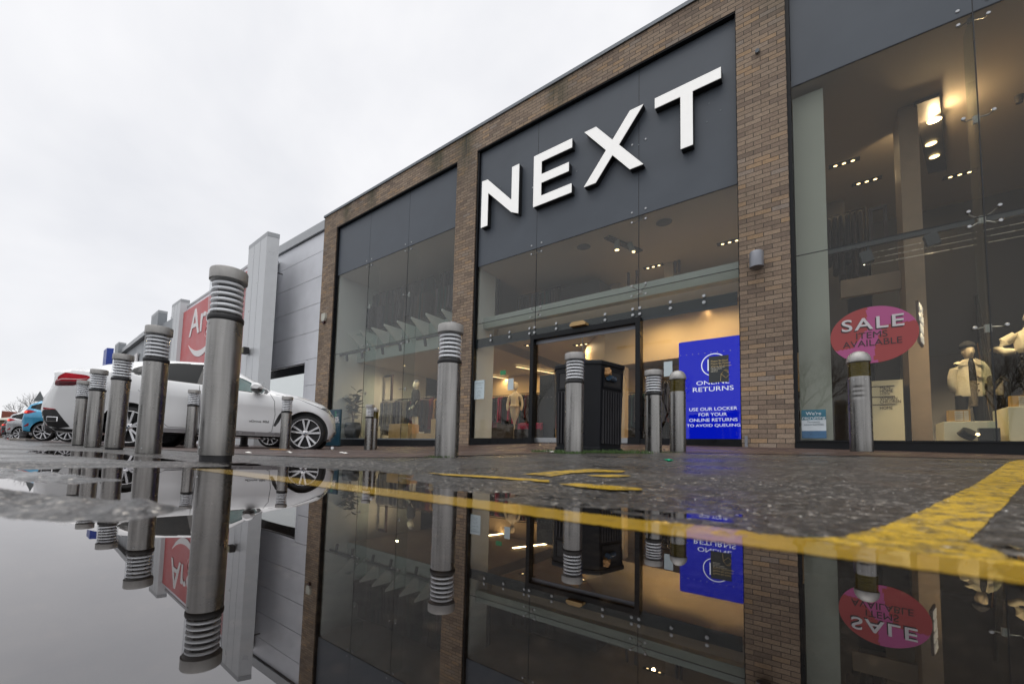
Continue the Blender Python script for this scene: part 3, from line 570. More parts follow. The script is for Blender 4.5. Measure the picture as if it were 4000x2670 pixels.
# upper storey ceilings
cu = MB(); cu.box(-12.8, -7.0, YG+.02, 19.9, 6.08, 6.2); cu.box(-6.55, -.95, YG+.02, 19.9, 4.77, 4.9); cu.box(-.2, 5.4, YG+.02, 19.9, 6.08, 6.2); cu.build('upper_ceiling', 'ceil', shop)
# storey slab between ground and upper floor
sl = MB(); sl.box(-12.79, -7.27, 9.1, 16, 3.18, 3.95); sl.box(-6.54, -.96, 9.0, 16, 3.12, 3.45); sl.build('storey_slab', 'ceil', shop)
# party walls between the bays, just behind the glass
pw = MB(); pw.box(-13.0, -12.80, YG+.07, 12.5, .4, 7.7); pw.box(-7.25, -7.05, YG+.07, 9.2, .4, 7.7); pw.box(-6.75, -6.55, YG+.07, 8.83, .4, 7.7)
pw.box(-.95, -.75, YG+.3, 9.0, .4, 7.7)
pw.build('party_wall', 'white', shop)
cx0 = onY(3118, 1300, 8.25)[0]; cx1 = onY(3243, 1300, 8.25)[0]
MB().box(cx0, cx1, 8.25, 8.60, .4, 6.0).build('column', 'offwhite', shop)
# left bay: bulkhead with white brackets under the upper floor edge
zb_a = onY(1364, 1422, 8.62)[2]; zb_b = onY(1382, 1275, 8.62)[2]
MB().box(-12.79, -7.27, 9.0, 9.10, 3.18, 4.02).build('bulkhead', 'beam', shop)
MB().box(-12.79, -7.27, 8.72, 8.95, 4.03, 4.12).build('slab_edge', 'finglass', shop)
for x in np.arange(-12.3, -7.3, .62): MB().prism([(0, 0), (.72, 0), (.72, -.05), (0, -.55)], (x-.02, 8.99, 4.02), (0, -1, 0), (0, 0, 1), (.04, 0, 0)).build('floor_bracket', 'white', shop)
# door bay: pale floor edge beam
zz1 = onY(1865, 1252, 8.35)[2]; zz0 = onY(1865, 1289, 8.35)[2]
MB().box(-6.54, -.96, 8.35, 8.55, zz0, zz1+.03).build('edge_beam', 'beam', shop)
# ---- interior finishes
wl = MB(); wl.box(-12.79, -7.3, 14.0, 14.1, .42, 3.17); wl.box(-6.5, .8, 14.5, 14.6, .42, 3.1); wl.build('back_wall', 'warmwall', shop)
wq = MB(); zbk = onY(2484, 1414, 9.35)[2]; bx0, bx1, bx2 = onY(2270, 1400, 11.2)[0], onY(2362, 1400, 9.55)[0], -.98
wq.prism([(bx0, 11.2), (bx1, 9.55), (bx2, 9.2), (bx2, 9.3), (bx1+.05, 9.65), (bx0+.08, 11.3)], (0, 0, zbk), (1, 0, 0), (0, 1, 0), (0, 0, 3.119-zbk)); wq.build('warm_bulkhead', 'warmwall', shop)
xw = onY(2420, 1500, 9.6)[0]; MB().box(xw-.02, xw+.10, 9.66, 9.9, .42, zbk).build('warm_pier', 'warmwall', shop)
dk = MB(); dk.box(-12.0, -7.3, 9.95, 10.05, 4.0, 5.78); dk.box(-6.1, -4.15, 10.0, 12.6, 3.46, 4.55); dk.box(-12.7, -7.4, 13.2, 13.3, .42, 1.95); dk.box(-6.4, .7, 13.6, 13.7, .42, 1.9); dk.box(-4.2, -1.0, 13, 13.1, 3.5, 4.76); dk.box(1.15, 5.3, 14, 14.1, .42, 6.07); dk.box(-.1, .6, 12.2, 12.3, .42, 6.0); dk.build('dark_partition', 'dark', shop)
st = MB(); st.box(onY(3545, 1300, 9.6)[0], onY(3625, 1300, 9.6)[0], 9.6, 10.2, .42, 6.05); st.box(onY(3290, 1300, 10.0)[0], onY(3545, 1300, 10.0)[0], 10.0, 10.1, 3.1, 3.42); st.build('stone_pier', 'stone', shop)
ub = MB(); ub.box(-4.25, -4.0, 11, 11.3, 3.46, 4.76); ub.box(-2.75, -2.55, 10.5, 10.8, 3.46, 4.76); ub.build('upper_post', 'ceil', shop)
# lamps of the shop: lit fittings, plus lamps added only for brightness
def lampat(loc, pw, col=(1, .74, .42), ang=150, rad=.035, rot=(0, 0, 0)):
    l = bpy.data.lights.new('fitted_or_added_lamp', 'SPOT'); l.energy = pw; l.color = col; l.spot_size = R(ang if ang < 140 else 176); l.spot_blend = 1.0; l.shadow_soft_size = rad
    o = bpy.data.objects.new('fitted_or_added_lamp', l); COL.objects.link(o); o.location = loc; o.rotation_euler = rot
def downs(x, y, z, n=3, dx=.13, label='', rot=0, pw=90):
    t = thing('downlight', label, 'downlight', (x, y, z), 'recessed ceiling downlights inside the shop')
    f = MB(); e = MB()
    f.box(x-dx*n/2-.04, x+dx*n/2+.04, y-.07, y+.07, z-.012, z)
    for i in range(n): e.lathe([(.001, 0), (.030, 0)], (x+(i-(n-1)/2)*dx, y, z-.016), 14, cap=False, smooth=False)
    f.build('housing', 'fixture', t); e.build('lamp', 'lamp', t); lampat((x, y, z-.03), pw); return t
DL = [(-9.6, 11.2, 3.175, 'front row of lit ceiling downlights behind the mannequin in the left window'), (-9.3, 12.2, 3.175, 'rear row of lit ceiling downlights behind the mannequin in the left window'),
 (-6.05, 9.9, 3.115, 'lit ceiling downlights nearest the glass left of the sliding doors'), (-4.9, 10.6, 3.115, 'lit ceiling downlights seen through the left sliding door'), (-6.2, 13.2, 3.115, 'small far downlights above the green exit sign'),
 (-2.35, 12.8, 3.115, 'far downlights seen right of the litter bin through the door'),
 (-3.0, 10.5, 4.765, 'upper floor downlights left of the right hand door mullion'), (-1.35, 10.2, 4.765, 'upper floor downlights high beside the brick pier'),
 (.55, 10.8, 6.075, 'upper downlights beside the pale column in the right window'), (.95, 11.8, 6.075, 'further upper downlights in the right window'), (2.4, 12.6, 6.075, 'lone far downlights above the escalator')]
for x, y, z, lb in DL: downs(x, y, z, label=lb, pw=26 if z > 4 else 60)
for i, (q0, q1, lb) in enumerate([((1925, 1470), (2110, 1502), 'long lower strip light running behind the notice'), ((2020, 1432), (2165, 1458), 'short upper strip light beside the door post'), ((2440, 1516), (2520, 1532), 'yellow strip light between the bin and the bollard')]):
    z = 3.10; 
    def onZ(px, py, z):
        v = ray(px, py); return v*((z-CAMH)/v[2])+CAM
    a, b = onZ(*q0, z), onZ(*q1, z); d = (b-a); d[2] = 0; n_ = np.array([-d[1], d[0], 0]); n_ = n_/np.linalg.norm(n_)*.07
    ar = area(tuple((a+b)/2+np.array([0, 0, -.01])), np.linalg.norm(b-a), .13, 34, (1, .74, .40), (0, 0, math.atan2(d[1], d[0])))
    tag(MB().prism([(0, 0), (1, 0), (1, 1), (0, 1)], a, d, n_, (0, 0, .012)).build('strip_light', 'strip'), lb, 'strip light', 'strip lights on the shop ceiling')
for x, y, z, pw in [(-11.6, 10.2, 3.14, 95), (-8.2, 9.7, 3.14, 100), (-3.6, 9.6, 3.08, 110), (-1.6, 9.3, 3.08, 120), (-2.4, 11.2, 3.08, 110), (2.9, 9.3, 6.0, 40)]:  # added downlights, put in to brighten the rooms behind the glass
    t = thing('downlight', 'x', 'downlight', (x, y, z), 'added round downlights out of direct sight'); MB().lathe([(.001, -.002), (.03, -.002), (.035, .03)], (x, y, z+.006), 14).build('housing', 'lampdim', t); lampat((x, y, z-.02), pw)
    t['label'] = 'added single round downlight in the shop ceiling at the %s, %s' % ('upper floor' if z > 4 else 'ground floor', 'left bay' if x < -7 else 'door bay' if x < 0 else 'right bay')
lampat((-2.5, 8.72, 3.06), 60, (1, .72, .36), 150, .04); lampat((-1.5, 8.66, 3.06), 45, (1, .72, .36), 150, .04)  # added warm spots without fittings, brightening the bulkhead
lampat((1.75, 8.45, 3.15), 140, (1, .74, .42), 120, .05, (R(8), 0, 0)); lampat((2.7, 8.4, 3.2), 50, (1, .74, .42), 120, .05, (R(8), 0, 0))  # added spots without fittings, brightening the right window display
# ceiling spot unit with three lamps (right window)
zc = 6.06
A = [onZ(*q, zc) for q in ((3567, 400), (3668, 363), (3698, 655), (3625, 668))]
t = thing('ceiling_spotlight_unit', 'long dark ceiling unit with one glaring lamp and two dimmer ones in the right window', 'spotlight', A[0])
MB().add([tuple(p+np.array([0, 0, -.06])) for p in A]+[tuple(p) for p in A], [(0, 1, 2, 3), (7, 6, 5, 4), (0, 4, 5, 1), (1, 5, 6, 2), (2, 6, 7, 3), (3, 7, 4, 0)]).build('housing', 'fixture', t)
for i, (q, r_, mm) in enumerate([((3650, 470), .085, 'lampbig'), ((3637, 562), .075, 'lamp'), ((3650, 612), .07, 'lamp')]):
    P = onZ(*q, zc-.08); MB().lathe([(.001, -.01), (r_, 0)], P, 18, cap=False, smooth=False).build('lamp', mm, t); 
l_ = bpy.data.lights.new('spot', 'POINT'); l_.energy = 40; l_.color = (1, .72, .4); l_.shadow_soft_size = .05; lo = bpy.data.objects.new('spot_lamp', l_); COL.objects.link(lo); P = onZ(3650, 470, zc-.14); lo.location = P
# upper floor twin spotlight in the door bay
Zu = 4.76; a, b = onZ(*Z18(1490, 325), Zu), onZ(*Z18(1830, 470), Zu)
t = thing('twin_spotlight', 'dark ceiling track with two pale cylinder spotlights above the doors', 'spotlight', a)
dd = b-a; n_ = np.array([-dd[1], dd[0], 0]); n_ = n_/np.linalg.norm(n_)*.14
MB().prism([(0, -.5), (1, -.5), (1, .5), (0, .5)], a, dd, n_, (0, 0, -.03)).build('track', 'fixture', t)
for q, tilt in (((1595, 400), 0), ((1725, 430), .35)):
    P = onZ(*Z18(*q), Zu-.10); MB().tube([P+[0, 0, .08], P+[tilt*.2, 0, -.13]], .055, 14).build('spot_head', 'offwhite', t)
    MB().lathe([(.001, 0), (.045, 0)], P+np.array([tilt*.2, 0, -.134]), 14, cap=False, smooth=False).build('lamp', 'lamp', t)
# round ceiling grilles
for q, lb in (((1255, 430), 'round dark ceiling grille left of the twin spotlight'), ((2075, 180), 'round dark ceiling grille high at the right door mullion')):
    P = onZ(*Z18(*q), Zu); tag(MB().lathe([(.001, -.01), (.13, -.01), (.15, 0)], P, 24).build('ceiling_grille', 'fixture'), lb, 'ceiling grille', 'ceiling grilles')

# ------------------------------------------------------------------ the big letters
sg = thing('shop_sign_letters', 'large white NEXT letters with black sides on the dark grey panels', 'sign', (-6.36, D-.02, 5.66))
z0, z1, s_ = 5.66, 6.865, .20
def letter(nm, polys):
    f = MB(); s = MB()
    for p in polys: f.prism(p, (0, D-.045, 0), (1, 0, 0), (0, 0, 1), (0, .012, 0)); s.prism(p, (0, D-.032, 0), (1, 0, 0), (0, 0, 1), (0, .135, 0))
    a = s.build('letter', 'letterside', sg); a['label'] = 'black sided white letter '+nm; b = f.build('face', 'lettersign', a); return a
x0, x1 = -6.36, -5.26
letter('N', [[(x0, z0), (x0+s_, z0), (x0+s_, z1-.37), (x1-s_, z0+.10), (x1, z0), (x1, z1), (x1-s_, z1), (x1-s_, z0+.40), (x0+s_*.9, z1-.02), (x0, z1)]])
x0, x1 = -4.86, -3.92
letter('E', [[(x0, z0), (x1, z0), (x1, z0+s_), (x0+s_, z0+s_), (x0+s_, (z0+z1)/2-.10), (x1-.07, (z0+z1)/2-.10), (x1-.07, (z0+z1)/2+.10), (x0+s_, (z0+z1)/2+.10), (x0+s_, z1-s_), (x1, z1-s_), (x1, z1), (x0, z1)]])
x0, x1 = -3.64, -2.44; mx_, mz_ = (x0+x1)/2, (z0+z1)/2; k = .255
letter('X', [[(x0, z0), (x0+k, z0), (mx_, mz_-.16), (x1-k, z0), (x1, z0), (mx_+.13, mz_), (x1, z1), (x1-k, z1), (mx_, mz_+.16), (x0+k, z1), (x0, z1), (mx_-.13, mz_)]])
x0, x1 = -2.23, -1.14; mx_ = (x0+x1)/2
letter('T', [[(x0, z1-s_), (mx_-s_/2, z1-s_), (mx_-s_/2, z0), (mx_+s_/2, z0), (mx_+s_/2, z1-s_), (x1, z1-s_), (x1, z1), (x0, z1)]])

# ------------------------------------------------------------------ wall lamps, alarm, pipes
def wall_lamp(x, z, lb, r=.095, h=.24):
    t = thing('wall_lamp', lb, 'wall lamp', (x, D, z), 'cylinder lamps on the brick piers')
    MB().lathe([(r*.9, -h/2), (r, -h/2+.01), (r, h/2-.02), (r*.9, h/2)], (x, D-.15, z), 28).build('lamp_body', 'lampgrey', t)
    MB().lathe([(r*1.03, -h/2-.012), (r*1.03, -h/2+.012)], (x, D-.15, z), 28).build('rim', 'lampgrey', t)
    MB().box(x-.05, x+.05, D-.11, D, z-.07, z+.05).build('bracket', 'lampgrey', t)
P = onY(2955, 1012, D-.15); wall_lamp(P[0], P[2], 'grey cylinder lamp on the brick pier right of the doors')
P = onY(1770, 1278, D-.15); wall_lamp(P[0], P[2], 'grey cylinder lamp behind the middle bollard cap on the brick pier')
P = onY(2958, 200, D-.04); tag(MB().tube([(P[0], D+.02, P[2]+.01), (P[0]-.0, D-.07, P[2]-.01)], [.03, .03], 14).build('overflow_pipe', 'coping'), 'short dark overflow pipe high on the right brick pier', 'pipe')
P = onY(1265, 1243, D-.04)
t = thing('alarm_box', 'cream alarm box with dark lower half on the left brick pier', 'alarm box', (P[0], D, P[2]))
MB().prism([(-.11, .17), (.11, .17), (.12, .0), (.07, -.10), (-.07, -.10), (-.12, 0)], (P[0], D, P[2]), (1, 0, 0), (0, 0, 1), (0, -.08, 0)).build('cover', 'cream', t)
MB().prism([(-.07, -.10), (.07, -.10), (.04, -.18), (-.04, -.18)], (P[0], D, P[2]), (1, 0, 0), (0, 0, 1), (0, -.07, 0)).build('lower_cover', 'maroon', t)
P = onY(2915, 1720, D-.02); tag(MB().box(P[0]-.02, P[0]+.02, D-.04, D-.003, .27, .27+.22).build('cable_cover', 'lampgrey'), 'small grey cable cover at the foot of the right brick pier', 'cable cover')
P = onY(1838, 1545, D); tag(MB().lathe([(.001, -.02), (.03, -.02), (.03, .02)], (-6.53, D+.02, P[2]), 12, axis='Y').build('door_stop', 'black'), 'small black knob on the frame beside the brick pier', 'knob')
# ------------------------------------------------------------------ posters, screen, notices on the glass
def notice(name, quad_center, w_, h_, m, lb, cat='notice', Y=YG-.012, th=.004):
    x, z = quad_center
    o = MB().box(x-w_/2, x+w_/2, Y-th, Y, z-h_/2, z+h_/2).build(name, m); tag(o, lb, cat); return o
# blue screen
sx0, sx1, sz0, sz1 = -1.905, -.94, .455, 2.17; YS = 8.22
sc_ = thing('digital_screen', 'bright blue lit screen advertising online returns beside the brick pier', 'screen', (sx0, YS, sz0))
MB().box(sx0, sx1, YS, YS+.05, sz0, sz1+.03).build('panel', 'blue', sc_)
zz = lambda py: onY(2785, py, YS)[2]
mxs = onY(2785, 1500, YS)[0]
def btx(st, xa, xb, ya, yb, h):
    q = .3193; a = onY(2200+q*xa, 1350+q*ya, YS); b = onY(2200+q*xb, 1350+q*yb, YS)
    text(st, .1, ((a[0]+b[0])/2, YS-.004, (a[2]+b[2])/2), 'bluewhite', 'lettering', sc_, .0, fit=(b[0]-a[0], h))
btx('ONLINE', 1630, 2033, 452, 438, .068); btx('RETURNS', 1587, 2085, 538, 512, .078)
for st, xa, xb, ya, yb in (('USE OUR LOCKER', 1543, 2130, 776, 764), ('FOR YOUR', 1658, 2003, 842, 834), ('ONLINE RETURNS', 1543, 2133, 909, 900), ('TO AVOID QUEUING', 1513, 2168, 977, 972)): btx(st, xa, xb, ya, yb, .056)
rg = MB(); rc = (mxs+.02, zz(1424)); ri, ro = .185, .20
for k in range(48):
    a0, a1 = 2*math.pi*k/48, 2*math.pi*(k+1)/48
    rg.prism([(ri*math.cos(a0), ri*math.sin(a0)), (ro*math.cos(a0), ro*math.sin(a0)), (ro*math.cos(a1), ro*math.sin(a1)), (ri*math.cos(a1), ri*math.sin(a1))], (rc[0], YS-.001, rc[1]), (1, 0, 0), (0, 0, 1), (0, -.003, 0))
rg.prism([(-.10, -.10), (-.082, -.10), (-.082, .10), (-.10, .10)], (rc[0], YS-.001, rc[1]), (1, 0, 0), (0, 0, 1), (0, -.003, 0))
rg.prism([(-.10, .082), (.02, .082), (.02, .10), (-.10, .10)], (rc[0], YS-.001, rc[1]), (1, 0, 0), (0, 0, 1), (0, -.003, 0)); rg.prism([(-.10, -.10), (.02, -.10), (.02, -.082), (-.10, -.082)], (rc[0], YS-.001, rc[1]), (1, 0, 0), (0, 0, 1), (0, -.003, 0))
rg.build('ring_emblem', 'bluewhite', sc_)
# slate poster
Pa = onY(2769, 1393.7, YG); Pb = onY(2848, 1490, YG); cxp, czp = (Pa[0]+Pb[0])/2, (Pa[2]+Pb[2])/2; pw_, ph_ = Pb[0]-Pa[0], Pa[2]-Pb[2]
sp_ = thing('slate_poster', 'dark slate poster with gold writing asking to be kind, stuck over the blue screen', 'poster', (cxp, YG-.012, czp))
MB().box(cxp-pw_/2, cxp+pw_/2, YG-.016, YG-.012, czp-ph_/2, czp+ph_/2).build('sheet', 'slate', sp_)
for i, s in enumerate(('Please Be Kind', 'Please Be Patient', "We're All Human")): text(s, .042, (cxp-pw_/2+.03, YG-.018, czp+ph_/2-.085-.045*i), 'gold', 'lettering', sp_, .01, 1., 'LEFT', .001)
for i, s in enumerate(('Our team is here to help', 'make your shopping', 'experience a', 'pleasant one.')): text(s, .020, (cxp-pw_/2+.03, YG-.018, czp-.0+.03-.022*i), 'ticket', 'lettering', sp_, .01, 1., 'LEFT', .001)
e = MB(); ex, ez = cxp+.085, czp-ph_/2
for pts in ([(-.06, .01), (-.05, .14), (.0, .20), (.06, .145)], [(-.05, .14), (.02, .065), (.07, .12)], [(-.03, .15), (-.015, .19), (.02, .205), (.05, .185), (.055, .15)]): e.tube([(ex+a, YG-.018, ez+b) for a, b in pts], .004, 6)
e.build('line_emblem', 'gold', sp_)
# opening-hours notice and blank cards
Pa = onY(1855.5, 1487, YG); Pb = onY(1892, 1557, YG)
hn = thing('opening_hours_notice', 'pale blue opening hours notice on the glass next to the brick pier', 'notice', Pa)
MB().box(Pa[0], Pb[0], YG-.014, YG-.011, Pb[2], Pa[2]).build('sheet', 'paper', hn); xc = (Pa[0]+Pb[0])/2
for s, z, q in (('SUNDAYS', .07, .05), ('open from', .115, .025), ('10:30am - 5pm', .19, .028), ('Monday', .26, .024), ('9am - 8pm', .30, .028), ('Saturday', .36, .024), ('9am - 6pm', .40, .028)): text(s, q, (xc, YG-.016, Pa[2]-z), 'paperink', 'lettering', hn, .004, 1.1, 'CENTER', .001)
for q, lb in (((1995, 1500), 'blank pale card on the glass left of the sliding doors'), ((2610, 1440), 'blank pale card on the glass left of the blue screen')):
    P = onY(*q, YG-.012); notice('blank_card', (P[0], P[2]), .155 if q[0] < 2200 else .145, .27, 'paper', lb, 'card')
P = onY(1932, 1453, 8.9); ex_ = tag(MB().box(P[0]-.03, P[0]+.14, 9.2, 9.22, P[2]-.02, P[2]+.09).build('exit_sign', 'exit'), 'green running man exit sign hanging inside left of the doors', 'exit sign')
# SALE vinyl disc
Pc = onY(3409, 1306, YG-.015); rr = .5*(onY(3584, 1285, YG)[0]-onY(3239, 1320, YG)[0]); scx, scz = Pc[0], Pc[2]
sl_ = thing('sale_sticker', 'round red and pink SALE sticker on the right window', 'sticker', (scx, YG-.014, scz))
rz_ = (onY(3409, 1196, YG)[2]-onY(3409, 1416, YG)[2])/2
circ = [(rr*math.cos(a), rz_*math.sin(a)) for a in np.linspace(0, 2*math.pi, 72, endpoint=False)]
pm = [MB(), MB()]; NR, NA = 44, 120
def pink(a, b): 
    a /= rr; b /= rz_
    top = a > -.12+.0*b and b > -.05+.05*math.sin(a*3) and not (a > .2 and b < .28+.05*a) or (-.30+.5*(b+.1) < a < .12 and -.35 < b < .15)
    return top or (a < -.15+.1*b and b < -.42+.12*(a+.5) or (b < -.25 and -.45 < a < .10 and not (a > -.03 and b > -.9 and a > .08*(b+1))))
for i_ in range(NR):
    for k_ in range(NA):
        r0, r1 = i_/NR, (i_+1)/NR; a0, a1 = 2*math.pi*k_/NA, 2*math.pi*(k_+1)/NA; am, rm = (a0+a1)/2, (r0+r1)/2
        q4 = [(scx+rr*r_*math.cos(a_), YG-.0145, scz+rz_*r_*math.sin(a_)) for r_, a_ in ((max(r0, 1e-4), a0), (r1, a0), (r1, a1), (max(r0, 1e-4), a1))]
        pm[1 if pink(rr*rm*math.cos(am), rz_*rm*math.sin(am)) else 0].add(q4, [(0, 1, 2, 3)])
MB().prism(circ, (scx, YG-.012, scz), (1, 0, 0), (0, 0, 1), (0, -.0022, 0)).build('backing', 'salewhite', sl_)
pm[0].build('disc', 'salered', sl_, recalc=False); pm[1].build('pink_pattern', 'salepink', sl_, recalc=False)
def uniq(p): return p
def dens(p, n=14): return [(p[i][0]*(1-t)+p[(i+1) % len(p)][0]*t, p[i][1]*(1-t)+p[(i+1) % len(p)][1]*t) for i in range(len(p)) for t in np.linspace(0, 1, n, endpoint=False)]
def stx(st, xa, xb, ya, yb, h, m, y, b=0, dx=0, dz=0):
    q = .5102; A_ = onY(3100+q*xa, 1000+q*ya, YG); B_ = onY(3100+q*xb, 1000+q*yb, YG)
    text(st, .2, ((A_[0]+B_[0])/2+dx, YG-y, (A_[2]+B_[2])/2+dz), m, 'lettering', sl_, b, spacing=1.15 if st == 'SALE' else 1, fit=(B_[0]-A_[0], h), depth=.001)
stx('SALE', 368, 846, 533, 492, .172, 'saledark', .017, .012, -.012, -.016); stx('SALE', 368, 846, 533, 492, .172, 'salewhite', .019, .012)
stx('ITEMS', 478, 718, 612, 595, .088, 'saledark', .018, .0); stx('AVAILABLE', 376, 830, 678, 646, .088, 'saledark', .018, .0)
# recruiting poster
Pa = onY(3130, 1601, YG); Pb = onY(3229, 1711, YG); xc = (Pa[0]+Pb[0])/2
rp_ = thing('recruiting_poster', 'small teal and white recruiting poster low in the right window', 'poster', Pa)
zt, zb = Pa[2], Pb[2]; hh = zt-zb
MB().box(Pa[0], Pb[0], YG-.014, YG-.011, zt-.36*hh, zt).build('top_picture', 'postera', rp_); MB().box(Pa[0], Pb[0], YG-.014, YG-.011, zt-.74*hh, zt-.36*hh).build('white_band', 'posterw', rp_); MB().box(Pa[0], Pb[0], YG-.014, YG-.011, zb, zt-.74*hh).build('blue_band', 'posterb', rp_)
text("We're\nrecruiting", .066, (xc, YG-.016, zt-.21*hh), 'posterw', 'lettering', rp_, .012, 1.05, 'CENTER', .001); text('Fantastic\nopportunities', .040, (xc, YG-.016, zt-.47*hh), 'paperink', 'lettering', rp_, .012, 1.05, 'CENTER', .001)
# ------------------------------------------------------------------ right window: track rail, wires, spot heads
tr_ = thing('track_rail', 'dark lighting track with two square spot heads across the right window', 'lighting track', (.1, 8.32, 3.05))
ra = onY(3135, 1013, 8.3); rb = onY(3800, 862, 8.3); zr = (ra[2]+rb[2])/2
MB().box(ra[0], 1.68, 8.27, 8.33, zr-.035, zr+.035).build('rail', 'rail', tr_); MB().box(1.78, 3.55, 8.27, 8.33, zr-.035, zr+.035).build('rail', 'rail', tr_)
for q in ((3385, 1005), (3640, 938)):
    P = onY(*q, 8.3); h_ = MB().obox((P[0], 8.30, P[2]), (.065, 0, .015), (0, .05, 0), (-.02, 0, .085)).build('spot_head', 'rail', tr_, bevel=.006); MB().tube([(P[0]+.02, 8.3, P[2]+.08), (P[0]+.02, 8.3, zr-.02)], .012, 8).build('arm', 'rail', tr_)
    tgt = Vector((1.35 if q[0] < 3500 else 1.9, 8.45, .9)); lampat((P[0]-.03, 8.3, P[2]-.11), 130, (1, .80, .50), 46, .03, (tgt-Vector((P[0], 8.3, P[2]))).to_track_quat('-Z', 'Y').to_euler())
wr = thing('display_wires', 'three thin steel wires strung below the lighting track in the right window', 'wires', (.8, 8.28, 2.9))
for i, dz in enumerate((.105, .19, .275)): MB().tube([(onY(3385, 1000, 8.3)[0]-.02*i, 8.3, zr-.035-dz), (1.70, 8.3, zr-.035-dz)], .0045, 6).build('wire', 'wire', wr); MB().tube([(1.76, 8.3, zr-.035-dz), (3.5, 8.3, zr-.035-dz)], .0045, 6).build('wire', 'wire', wr)
# left window track
tl = thing('track_rail', 'dark lighting track with small cylinder spots across the left window', 'lighting track', (-12.5, 8.3, 3.0))
ra = onY(1325, 1388, 8.3); zr2 = ra[2]
for a, b in ((ra[0], m1-.1), (m1+.25, m2-.08), (m2+.25, -7.4)): MB().box(a, b, 8.27, 8.33, zr2-.03, zr2+.03).build('rail', 'rail', tl)
for q in ((1354, 1403), (1414, 1389), (1494, 1372), (1562, 1360), (1660, 1341)):
    P = onY(*q, 8.3); MB().tube([(P[0]-.02, 8.3, zr2-.03), (P[0]+.03, 8.3, zr2-.24)], [.045, .045], 12).build('spot_head', 'rail', tl)
    if q[0] in (1494, 1562): tgt = Vector((-9.3, 9.1, .9)); lampat((P[0]+.035, 8.3, zr2-.26), 70, (1, .80, .52), 60, .03, (tgt-Vector((P[0], 8.3, zr2-.2))).to_track_quat('-Z', 'Y').to_euler())
# ------------------------------------------------------------------ mannequins
def skin(name, pts, edges, rad, m, parent, lv=2):
    me = bpy.data.meshes.new(name); off = Vector((0, 0, 0)); q = parent
    while q is not None: off += q.location; q = q.parent
    me.from_pydata([tuple(Vector(p)-off) for p in pts], edges, []); o = bpy.data.objects.new(name, me); COL.objects.link(o)
    sk = o.modifiers.new('s', 'SKIN'); sk.use_smooth_shade = True
    for v, r_ in zip(me.skin_vertices[0].data, rad): v.radius = (r_, r_) if not isinstance(r_, tuple) else r_
    me.skin_vertices[0].data[0].use_root = True
    sb = o.modifiers.new('u', 'SUBSURF'); sb.levels = lv; sb.render_levels = lv
    dg = bpy.context.evaluated_depsgraph_get(); m2_ = bpy.data.meshes.new_from_object(o.evaluated_get(dg)); bpy.data.objects.remove(o, do_unlink=True)
    m2_.materials.clear(); m2_.materials.append(M[m]); m2_.name = name
    for p in m2_.polygons: p.use_smooth = True
    ob = bpy.data.objects.new(name, m2_); COL.objects.link(ob); ob.parent = parent; return ob
def xf(bx, by, bz, ang):
    c, s = math.cos(ang), math.sin(ang)
    return lambda x, y, z: (bx+c*x-s*y, by+s*x+c*y, bz+z)
def head(T, z, m, parent, hat=False):   # x right, y back, z up ; faces -y
    mb = MB(); rings = []
    prof = [(-.115, .035, .045, -.012), (-.10, .052, .065, -.012), (-.07, .064, .082, -.006), (-.03, .072, .092, 0), (.01, .076, .098, .004), (.05, .076, .100, .008), (.085, .066, .088, .010), (.11, .044, .058, .010), (.122, .012, .016, .010)]
    for dz, rx, ry, dy in prof: rings.append([T(rx*math.cos(a), dy+ry*math.sin(a)-(.012 if abs(math.sin(a)+1) < .05 and -.04 < dz < 0 else 0), z+dz) for a in np.linspace(0, 2*math.pi, 24, endpoint=False)])
    mb.loft(rings)
    mb.loft([[T(.012*math.cos(a), -.090-.016*(1-k)+.01*math.sin(a), z+.015-.045*(1-k)+.0*a) for a in np.linspace(0, 6.283, 8, endpoint=False)] for k in (0, .5, 1)])
    for sx in (-1, 1): mb.loft([[T(sx*(.074+.010*k), .005+.018*math.cos(a), z-.005+.032*math.sin(a)) for a in np.linspace(0, 6.283, 10, endpoint=False)] for k in (0, 1)])
    return mb.build('head', m, parent)
# left-window mannequin
P = onY(1617, 1708, 9.0); T = xf(P[0], 9.0, .56, R(-35)); 
ml = thing('mannequin', 'pale standing mannequin in dark jacket and skirt on a wooden step in the left window', 'mannequin', (P[0], 9.0, .56))
S_ = .97
pts = [(0, 0, .90), (0, 0, 1.02), (0, .0, 1.20), (0, .01, 1.36), (0, .01, 1.46), (0, 0, 1.53), (-.09, 0, .84), (-.10, -.02, .48), (-.10, .02, .09), (-.10, -.10, .03), (.09, 0, .84), (.12, .05, .48), (.13, .09, .09), (.13, -.03, .03), (-.17, 0, 1.38), (-.23, .02, 1.12), (-.20, -.12, .90), (-.18, -.18, .82), (.17, 0, 1.38), (.24, .02, 1.12), (.22, -.10, .90), (.21, -.15, .82)]
ed = [(0, 1), (1, 2), (2, 3), (3, 4), (4, 5), (0, 6), (6, 7), (7, 8), (8, 9), (0, 10), (10, 11), (11, 12), (12, 13), (3, 14), (14, 15), (15, 16), (16, 17), (3, 18), (18, 19), (19, 20), (20, 21)]
rad = [.12, .10, .12, .11, .05, .048, .085, .055, .038, .035, .085, .055, .038, .035, .055, .042, .028, .034, .055, .042, .028, .034]
skin('body', [T(*(S_*c for c in p)) for p in pts], ed, rad, 'manne', ml); head(T, 1.62*S_, 'manne', ml)
jk = MB()
def clothes(T, secs, n=28, fold=.012, k=7): return [[T(rx*(1+fold/rx*math.sin(k*a+z*9))*math.cos(a)+cx_, ry*(1+fold/ry*math.sin(k*a+z*9))*math.sin(a)+cy_, z) for a in np.linspace(0, 2*math.pi, n, endpoint=False)] for cx_, cy_, z, rx, ry in secs]
